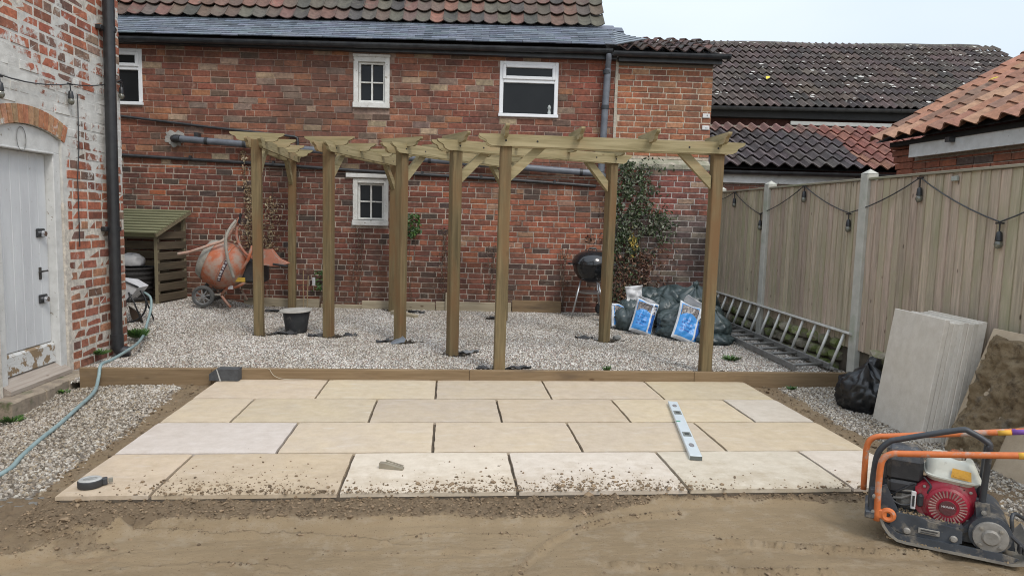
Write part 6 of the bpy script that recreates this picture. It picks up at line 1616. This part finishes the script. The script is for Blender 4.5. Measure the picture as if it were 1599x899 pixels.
tp = thing('tape_measure', 'chunky black tape measure with a worn silver face on the front left slab', 'tape measure', (.392, -2.325, .0015), R(25))
MB().lathe([(0, 0), (.044, 0), (.048, .006), (.048, .034), (.042, .040), (0, .040)], 28).build('case', rubb, tp, smooth=35, mt=Matrix.Scale(1.18, 4, (1, 0, 0)))
MB().lathe([(.026, .040), (.030, .044), (.041, .043), (.045, .038)], 28, cap=False).build('face_ring', M('worn_silver', (.42, .42, .40), None, 20, .5), tp, smooth=True, mt=Matrix.Scale(1.18, 4, (1, 0, 0)))
MB().lathe([(0, .0415), (.027, .0412)], 24, cap=False).build('face', M('grey_face', (.33, .33, .31), (.2, .2, .19), 40, .6), tp, mt=Matrix.Scale(1.18, 4, (1, 0, 0)))
MB().cbox(.035, .075, -.014, .016, .002, .036, .004).build('nose', rubb, tp); MB().cbox(.078, .098, -.006, .010, .010, .030, .002).build('hook', M('steel_hook', (.25, .24, .2)), tp)
wed = M('grey_wedge', (.30, .26, .19), (.22, .19, .14), 12, .7)
wg = thing('levelling_wedge', 'small grey plastic wedge spacer lying on the front row slab', 'wedge', (1.80, -2.10, .0015), R(-14))
mb = MB(); mb.prism([(0, 0), (.135, 0), (.135, .008), (.03, .030), (0, .030)], -.0, .032); mb.build('body', wed, wg); mb = MB(); mb.prism([(.03, .034), (.13, .012), (.13, .016), (.03, .040)], .028, .038, mt=Matrix.Rotation(R(0), 4, 'Z')); mb.build('tongue', wed, wg)
blo = MB(); blo.prism([(0, 0), (.235, 0), (.235, .098), (.055, .098), (0, .055)], 0, .10)
o = blo.build('paver_block', M('charcoal_block', (.075, .078, .082), (.055, .057, .06), 30, .9, bmp=.4), None, loc=(.218, -.075, .002), rot=(0, 0, R(-2))); tag(o, 'charcoal block with a chamfered corner resting against the timber edging', 'block')
mb = MB(); mb.prism([(.085, -.002), (.098, -.002), (.066, .098), (.058, .098)], -.0012, -.0002); q = mb.build('chalk_line', M('chalk', (.5, .5, .48)), o)
strg = M('string', (.58, .53, .42))
o = MB().tube(smoothpath([(.62, .02, .09), (.68, .00, .088), (.70, -.005, .06), (.73, -.012, .03), (.80, -.02, .008), (.95, -.03, .006), (1.05, -.035, .006)]), .002, 5).build('string_line', strg, None); tag(o, 'pale string trailing from the timber edging onto the back slab', 'string')
# grout smears on the back slab
# ------------------------------------------------------------------ dug earth, membrane and scraps round the posts
dugm = M('dug_earth', (.065, .05, .035), (.035, .028, .02), 20, .95, bmp=.8)
memb = M('black_membrane', (.03, .03, .032), (.06, .06, .06), 10, .7, bmp=.3)
rg = random.Random(61)
pts = []
for hx, hy, hr in HOLES:
    for i in range(60):
        a = rg.uniform(0, 6.3); r_ = hr*math.sqrt(rg.random())*.85
        x = hx+.05+1.4*r_*math.cos(a); y = hy+r_*math.sin(a)*.8
        y = max(y, .085); pts.append((x, y, gzf(x, y)-.012, abs(rg.gauss(0, .007))+.004))
V_ = MB()
for x, y, z, s in pts: V_.ico((x, y, z+s*.3), (s*1.3, s, s*.6), 1, None, .3, rg)
stuff(V_.build('dug_soil', dugm, None), 'dark soil dug up around the feet of the pergola posts', 'soil')
def scrap(label, x, y, w_, h_, rz, seed, mat=memb):
    n = 10; xx, yy = np.meshgrid(np.linspace(-.5, .5, n+1), np.linspace(-.5, .5, n+1))
    zz = .035*np.maximum(0, fbm(xx*4+seed, yy*4, 3, seed)-.35)*2
    ww = 1-.5*np.abs(yy)*fbm(xx*3, yy*3, 2, seed+2)
    vs = np.stack([xx.ravel()*w_*.8*ww.ravel(), yy.ravel()*h_*.8*(1-.5*np.abs(xx.ravel())), zz.ravel()+.004], 1).tolist(); g = np.arange((n+1)**2).reshape(n+1, n+1)
    mb = MB(); mb.add(vs, [(int(g[j, i]), int(g[j, i+1]), int(g[j+1, i+1]), int(g[j+1, i])) for j in range(n) for i in range(n)])
    o = mb.build('membrane_scrap', mat, None, smooth=True, loc=(x, y, gzf(x, y)-.006), rot=(0, 0, rz)); md = o.modifiers.new('thick', 'SOLIDIFY'); md.thickness = .003
    tag(o, label, 'membrane', 'torn bits of weed membrane by the posts')
scrap('torn membrane right of the leftmost front post, under the bucket', .42, 1.70, .34, .10, .1, 1)
scrap('torn membrane left of the post right of the bucket', .76, 1.60, .20, .10, .3, 2)
scrap('torn membrane right of the post right of the bucket', 1.12, 1.66, .20, .12, -.3, 3)
scrap('torn membrane left of the post with the bright steel scrap', 1.50, 1.30, .18, .10, .1, 4)
scrap('torn grey membrane sticking out right of the second nearest post', 2.38, .82, .28, .12, .5, 5, M('grey_membrane', (.22, .22, .22), (.10, .10, .10), 14, .8))
scrap('torn membrane at the foot of the nearest left post', 2.80, .14, .30, .07, .1, 6)
scrap('torn membrane left of the foot of the nearest left post', 2.48, .13, .16, .06, -.1, 7)
scrap('torn membrane left of the post beside the barbecue', 3.68, 1.62, .26, .06, -.4, 8)
scrap('dark membrane showing behind the leftmost front post', -.05, 3.3, .40, .14, .2, 9)
scrap('dark membrane showing by the low window post', 1.75, 3.35, .30, .10, -.3, 10)
scrap('dark membrane lump on the gravel behind the nearest left post', 2.75, 2.95, .12, .05, -.3, 12)
st2 = MB(); st2.prism([(0, 0), (.13, 0), (.15, .03), (.13, .055), (.02, .012)], 0, .10); o = st2.build('steel_offcut', M('bright_steel', (.42, .48, .55), (.3, .34, .4), 12, .35, .6), None, loc=(1.60, 1.20, gzf(1.6, 1.2)), rot=(0, R(-6), R(12))); tag(o, 'bent piece of bright steel at the foot of the middle front post', 'steel offcut')
rk = MB().ico((0, 0, 0), (.05, .045, .03), 2, None, .12, rg).build('stone', M('grey_rock', (.22, .22, .21), (.15, .15, .14), 12, .9), None, loc=(4.05, 1.60, .11)); tag(rk, 'grey stone lying right of the post beside the barbecue', 'stone')

# ------------------------------------------------------------------ plants
def leaves(name, pts, mat, parent, size, rg, kind=True):
    mb = MB()
    for (x, y, z, c, s) in pts:
        v, f = leaf_mesh(size*s*rg.uniform(.7, 1.3), rg.uniform(.2, .6))
        T = Matrix.Translation((x, y, z)) @ Matrix.Rotation(rg.uniform(0, 6.3), 4, 'Y') @ Matrix.Rotation(R(90)+rg.uniform(-.75, .75), 4, 'X') @ Matrix.Rotation(rg.uniform(-.7, .7), 4, 'Y')
        mb.add([tuple(T @ Vector(q)) for q in v], f, c)
    o = mb.build(name, mat, parent)
    if kind: stuff(o)
    return o
leafm = M('leaf', (.9, .9, .9), (.65, .65, .65), 20, .5, bmp=0, src='vert')
iv = thing('climbing_ivy', 'ivy and yellowing creeper climbing the annex wall above the dark sacks', 'ivy', (0, 3.82, 0), HA)
rg = random.Random(91); pts = []
def ivy_w(x, z):
    # main mass between x 4.42..4.95, tapering up; a second lobe right at mid height; brown at the foot
    a = math.exp(-((x-4.66)/.25)**2)*(1 if z < 2.0 else max(0, 1-(z-2.0)/.30))*(1 if z > .35 else .6)
    b_ = math.exp(-((x-5.02)/.16)**2-((z-1.33)/.20)**2)*.8
    c = math.exp(-((x-4.84)/.20)**2-((z-.80)/.38)**2)*.75
    d = math.exp(-((x-4.12)/.07)**2-((z-.95)/.28)**2)*.22
    e = math.exp(-((x-4.72)/.30)**2-((z-2.1)/.10)**2)*.35
    return max(a, b_, c, d, e)
cl = [(4.66, 1.05)]
while len(pts) < 3700:
    x = rg.uniform(3.95, 5.35); z = rg.uniform(.12, 2.36)
    nn_ = float(fbm(np.array(x*7), np.array(z*7), 3, 4))
    if nn_ < .36 or rg.random() > ivy_w(x, z)*(.30+.75*nn_): continue
    brown = (z < .95 and rg.random() < .65) or (4.03 < x < 4.32) or (x > 4.78 and z < 1.1 and rg.random() < .7)
    yel = math.exp(-((x-4.70)/.07)**2-((z-1.14)/.22)**2) > .25+rg.random()*.9
    c = vary((.48, .36, .08), rg, .3) if yel else (vary(rg.choice([(.16, .075, .045), (.22, .12, .07), (.12, .06, .045)]), rg, .3) if brown else vary(rg.choice([(.045, .075, .022), (.06, .10, .03), (.032, .052, .02), (.09, .11, .05), (.15, .16, .10), (.24, .25, .19)]), rg, .3))
    pts.append((x, -.075-abs(rg.gauss(.035, .04)) if x > 4.4 else -.02-abs(rg.gauss(.02, .02)), z, c, 1))
leaves('leaves', pts, leafm, iv, .024, rg)
stm = M('woody_stem', (.13, .09, .06), (.08, .055, .04), 20, .9)
mb = MB()
for i in range(22):
    x = 4.5+rg.random()*.4; z = .12; P = []
    while z < 1.0+rg.random()*1.2: P.append((x, -.085-rg.random()*.02, z)); x += rg.gauss(0, .035)+(4.7-x)*.05; z += .10
    if len(P) > 2: mb.tube(P, .0045, 5)
mb.build('stems', stm, iv)
dc = thing('dead_creeper', 'dry creeper with small tan leaves on the house wall behind the leftmost pergola post', 'creeper', (0, 3.82, 0), HA)
pts = []
for i in range(950):
    z = rg.uniform(.85, 1.75) if i < 830 else rg.uniform(1.6, 2.2)
    if i < 560: x = -.50+rg.gauss(0, .055+.09*max(0, (1.3-z)/.45)**.5 if z < 1.3 else .04)
    elif i < 830: x = -.24+rg.gauss(0, .07); z = rg.uniform(.87, 1.6)
    else: x = -.56+.10*(z-1.6)*-.6+rg.gauss(0, .016)
    pts.append((x, -.02-rg.random()*.05, z, vary(rg.choice([(.45, .33, .19), (.36, .25, .14), (.52, .42, .28), (.24, .15, .09)]), rg, .2), 1))
leaves('leaves', pts, leafm, dc, .017, rg)
mb = MB()
for k in range(4):
    x = -.5+k*.08; P = [(x, -.02, .12)]
    while P[-1][2] < 1.6+.15*k: P.append((P[-1][0]+rg.gauss(-.004, .02), -.025, P[-1][2]+.12))
    mb.tube(P, .004, 5)
mb.build('stems', stm, dc)
def wallplant(name, label, cat, x0, z0, z1, spread, n, cols, size, stems=3, y=-.05):
    t = thing(name, label, cat, (0, 3.82, 0), HA); pts = []
    for i in range(n):
        z = z0+(z1-z0)*rg.random()**.9; pts.append((x0+rg.gauss(0, spread), y-rg.random()*.05, z, vary(rg.choice(cols), rg, .25), 1))
    leaves('leaves', pts, leafm, t, size, rg)
    mb = MB()
    for k in range(stems):
        P = [(x0+rg.uniform(-.02, .02), y+.01, .12)]
        while P[-1][2] < z1-.05: P.append((P[-1][0]+rg.gauss(0, .02)+(x0-P[-1][0])*.1, y+.01, P[-1][2]+.10))
        mb.tube(P, .004, 5)
    mb.build('stems', stm, t); return t
G_ = [(.06, .13, .03), (.09, .18, .04), (.04, .09, .025)]; B_ = [(.17, .09, .055), (.24, .14, .08), (.11, .065, .045)]
wallplant('wall_shrub', 'small bright green shrub on the wall right of the low window', 'shrub', 1.68, 1.10, 1.42, .055, 90, G_, .03, 2)
wallplant('young_rose', 'young climbing plant with a white tag between the second and third left posts', 'plant', .43, .34, .62, .055, 70, G_, .024, 2)
tg = MB().cbox(.335, .375, -.115, -.112, .42, .53, .001).build('plant_tag', whpl, None, mt=Matrix.Translation((0, 3.82, 0)) @ Matrix.Rotation(HA, 4, 'Z')); tag(tg, 'white plant tag hanging on the young plant between two left posts', 'tag')
wallplant('dry_creeper', 'thin dry brown stems on the wall right of the low window', 'creeper', 2.10, .35, 1.25, .06, 110, B_, .015, 4)
wallplant('dry_creeper', 'sparse dry brown creeper on the wall left of the low window', 'creeper', .92, .45, 1.2, .05, 80, B_, .014, 3)
wallplant('dry_creeper', 'faint dry stems on the wall below the soil pipe, between two tall posts', 'creeper', 2.75, .4, 1.05, .05, 60, B_, .013, 3)
wallplant('dry_creeper', 'brown dry creeper on the wall left of the barbecue', 'creeper', 3.78, .45, 1.0, .05, 80, B_, .016, 3)
for x in (.21, .27): 
    pass
cane = MB(); cane.tube([(.22, 3.62, .1), (.21, 3.68, .62)], .006, 6); cane.tube([(.27, 3.62, .1), (.275, 3.68, .55)], .006, 6); o = cane.build('garden_cane', M('bamboo', (.35, .26, .14)), None); tag(o, 'pair of thin garden canes beside the leftmost rear post', 'cane')
def weed(label, x, y, z, r, h, n, cols, mat=leafm, size=.03):
    t = thing('weed', label, 'weed', (x, y, z)); mb = MB()
    for i in range(n):
        a = rg.uniform(0, 6.3); rr = r*rg.random()**.6; px, py = rr*math.cos(a), rr*math.sin(a); hh = h*rg.uniform(.3, 1); w_ = size*.12
        c = vary(rg.choice(cols), rg, .25); bx, by = px*.4, py*.4
        mb.add([(bx-w_, by, 0), (bx+w_, by, 0), (px+w_*1.6, py, hh*.7), (px*1.25, py*1.25, hh), (px-w_*1.6, py, hh*.7)], [(0, 1, 2, 3, 4)], c)
    stuff(mb.build('blades', mat, t)); return t
weed('green weed tuft at the foot of the whitewashed corner, behind the pipe shoe', -.97, 1.40, .09, .10, .10, 260, G_+[(.08, .2, .03)])
weed('small weed at the foot of the black drainpipe', -1.0, .68, .06, .09, .05, 90, G_)
weed('moss tuft on the stone step by the door', -.90, -.12, -.10, .05, .04, 60, G_+[(.15, .28, .05)])
weed('moss tuft at the near end of the stone step', -.94, -.72, -.155, .09, .05, 100, G_)
weed('flat green weed in the gravel beside the ladders', 4.93, .55, .078, .10, .05, 110, G_)
weed('tiny weed against the timber edging near the right', 3.58, .075, .07, .04, .05, 40, G_)
weed('tiny weed in the right gravel below the timber edging', 5.20, -.15, -.035, .06, .03, 40, G_)

o = MB().cbox(-.30, .16, -.06, .05, -.01, .016, .006).build('flat_stone', M('grey_flagstone', (.20, .19, .17), (.14, .13, .11), 10, .9, bmp=.5), None, loc=(.04, -2.42, -.052), rot=(0, 0, R(6))); tag(o, 'grey flat stone edge half buried in gravel left of the tape measure', 'stone')

mb = MB(); mb.tube(smoothpath([(-.04, .10, .15), (-.02, .08, .20), (.02, .075, .235), (.05, .08, .26), (.07, .09, .25)], 4), .004, 6); mb.tube(smoothpath([(.09, .08, .30), (.12, .06, .27), (.11, .06, .235), (.13, .07, .22)], 4), .004, 6); mb.tube(smoothpath([(-.06, .05, .22), (-.03, .04, .18), (.01, .05, .16), (.06, .06, .17)], 4), .005, 6)
mb.build('fuel_line', eng, pc, smooth=True)
for x, z in ((.095, .262), (.275, .268), (.10, .125), (.272, .135), (.235, .297)):
    MB().lathe([(0, 0), (.006, 0), (.007, .005), (0, .007)], 8, Matrix.Translation((x, .069, z)) @ Matrix.Rotation(R(90), 4, 'X')).build('bolt', cast, pc)
for x, z in ((-.105, .20), (-.105, .125), (.325, .20), (.31, .13)):
    MB().lathe([(0, 0), (.010, 0), (.011, .008), (0, .010)], 8, Matrix.Translation((x, -.011 if x < 0 else .034, z)) @ Matrix.Rotation(R(90), 4, 'X')).build('bolt', cast, pc)
cl2 = MB(); rgc = random.Random(8)
for i in range(260):
    x = rgc.uniform(-.05, .46); cl2.ico((x, rgc.uniform(-.012, .05), .013+.0*x), rgc.uniform(.002, .007), 1, None, .3, rgc)
for i in range(120):
    cl2.ico((rgc.uniform(0, .24), rgc.uniform(.02, .09), .127), rgc.uniform(.002, .006), 1, None, .3, rgc)
stuff(cl2.build('caked_sand', sandm, pc))

# old render patch at the foot of the annex and the mortar collar round the soil pipe
def patch(par, cx, cz, rx, rz, y, name, mat, seed, n=26):
    rg_ = random.Random(seed); mb = MB(); vs = [(cx, y-.012, cz)]
    for i in range(n):
        a = 2*PI*i/n; k = 1+rg_.uniform(-.22, .22); vs.append((cx+rx*k*math.cos(a), y-.006, cz+rz*k*math.sin(a)))
    for i in range(n):
        a = 2*PI*i/n; k = 1.05; vs.append((cx+(vs[1+i][0]-cx)*k, y+.012, cz+(vs[1+i][2]-cz)*k))
    fs = [(0, 1+i, 1+(i+1) % n) for i in range(n)]+[(1+i, 1+n+i, 1+n+(i+1) % n, 1+(i+1) % n) for i in range(n)]
    mb.add(vs, fs); return mb.build(name, mat, par)
plm = M('old_plaster', (.42, .39, .33), (.28, .26, .21), 9, .95, bmp=.7, c3=(.18, .19, .12), s3=5, t3=(.52, .68))
patch(annex, 4.56, .36, .20, .27, -.066, 'render_patch', plm, 3)
patch(annex, 4.86, .25, .14, .16, -.066, 'render_patch', plm, 4)
patch(house, -1.52, 2.34, .13, .10, -.002, 'mortar_patch', M('grey_mortar', (.40, .39, .36), (.28, .27, .25), 12, .95, bmp=.6), 5)
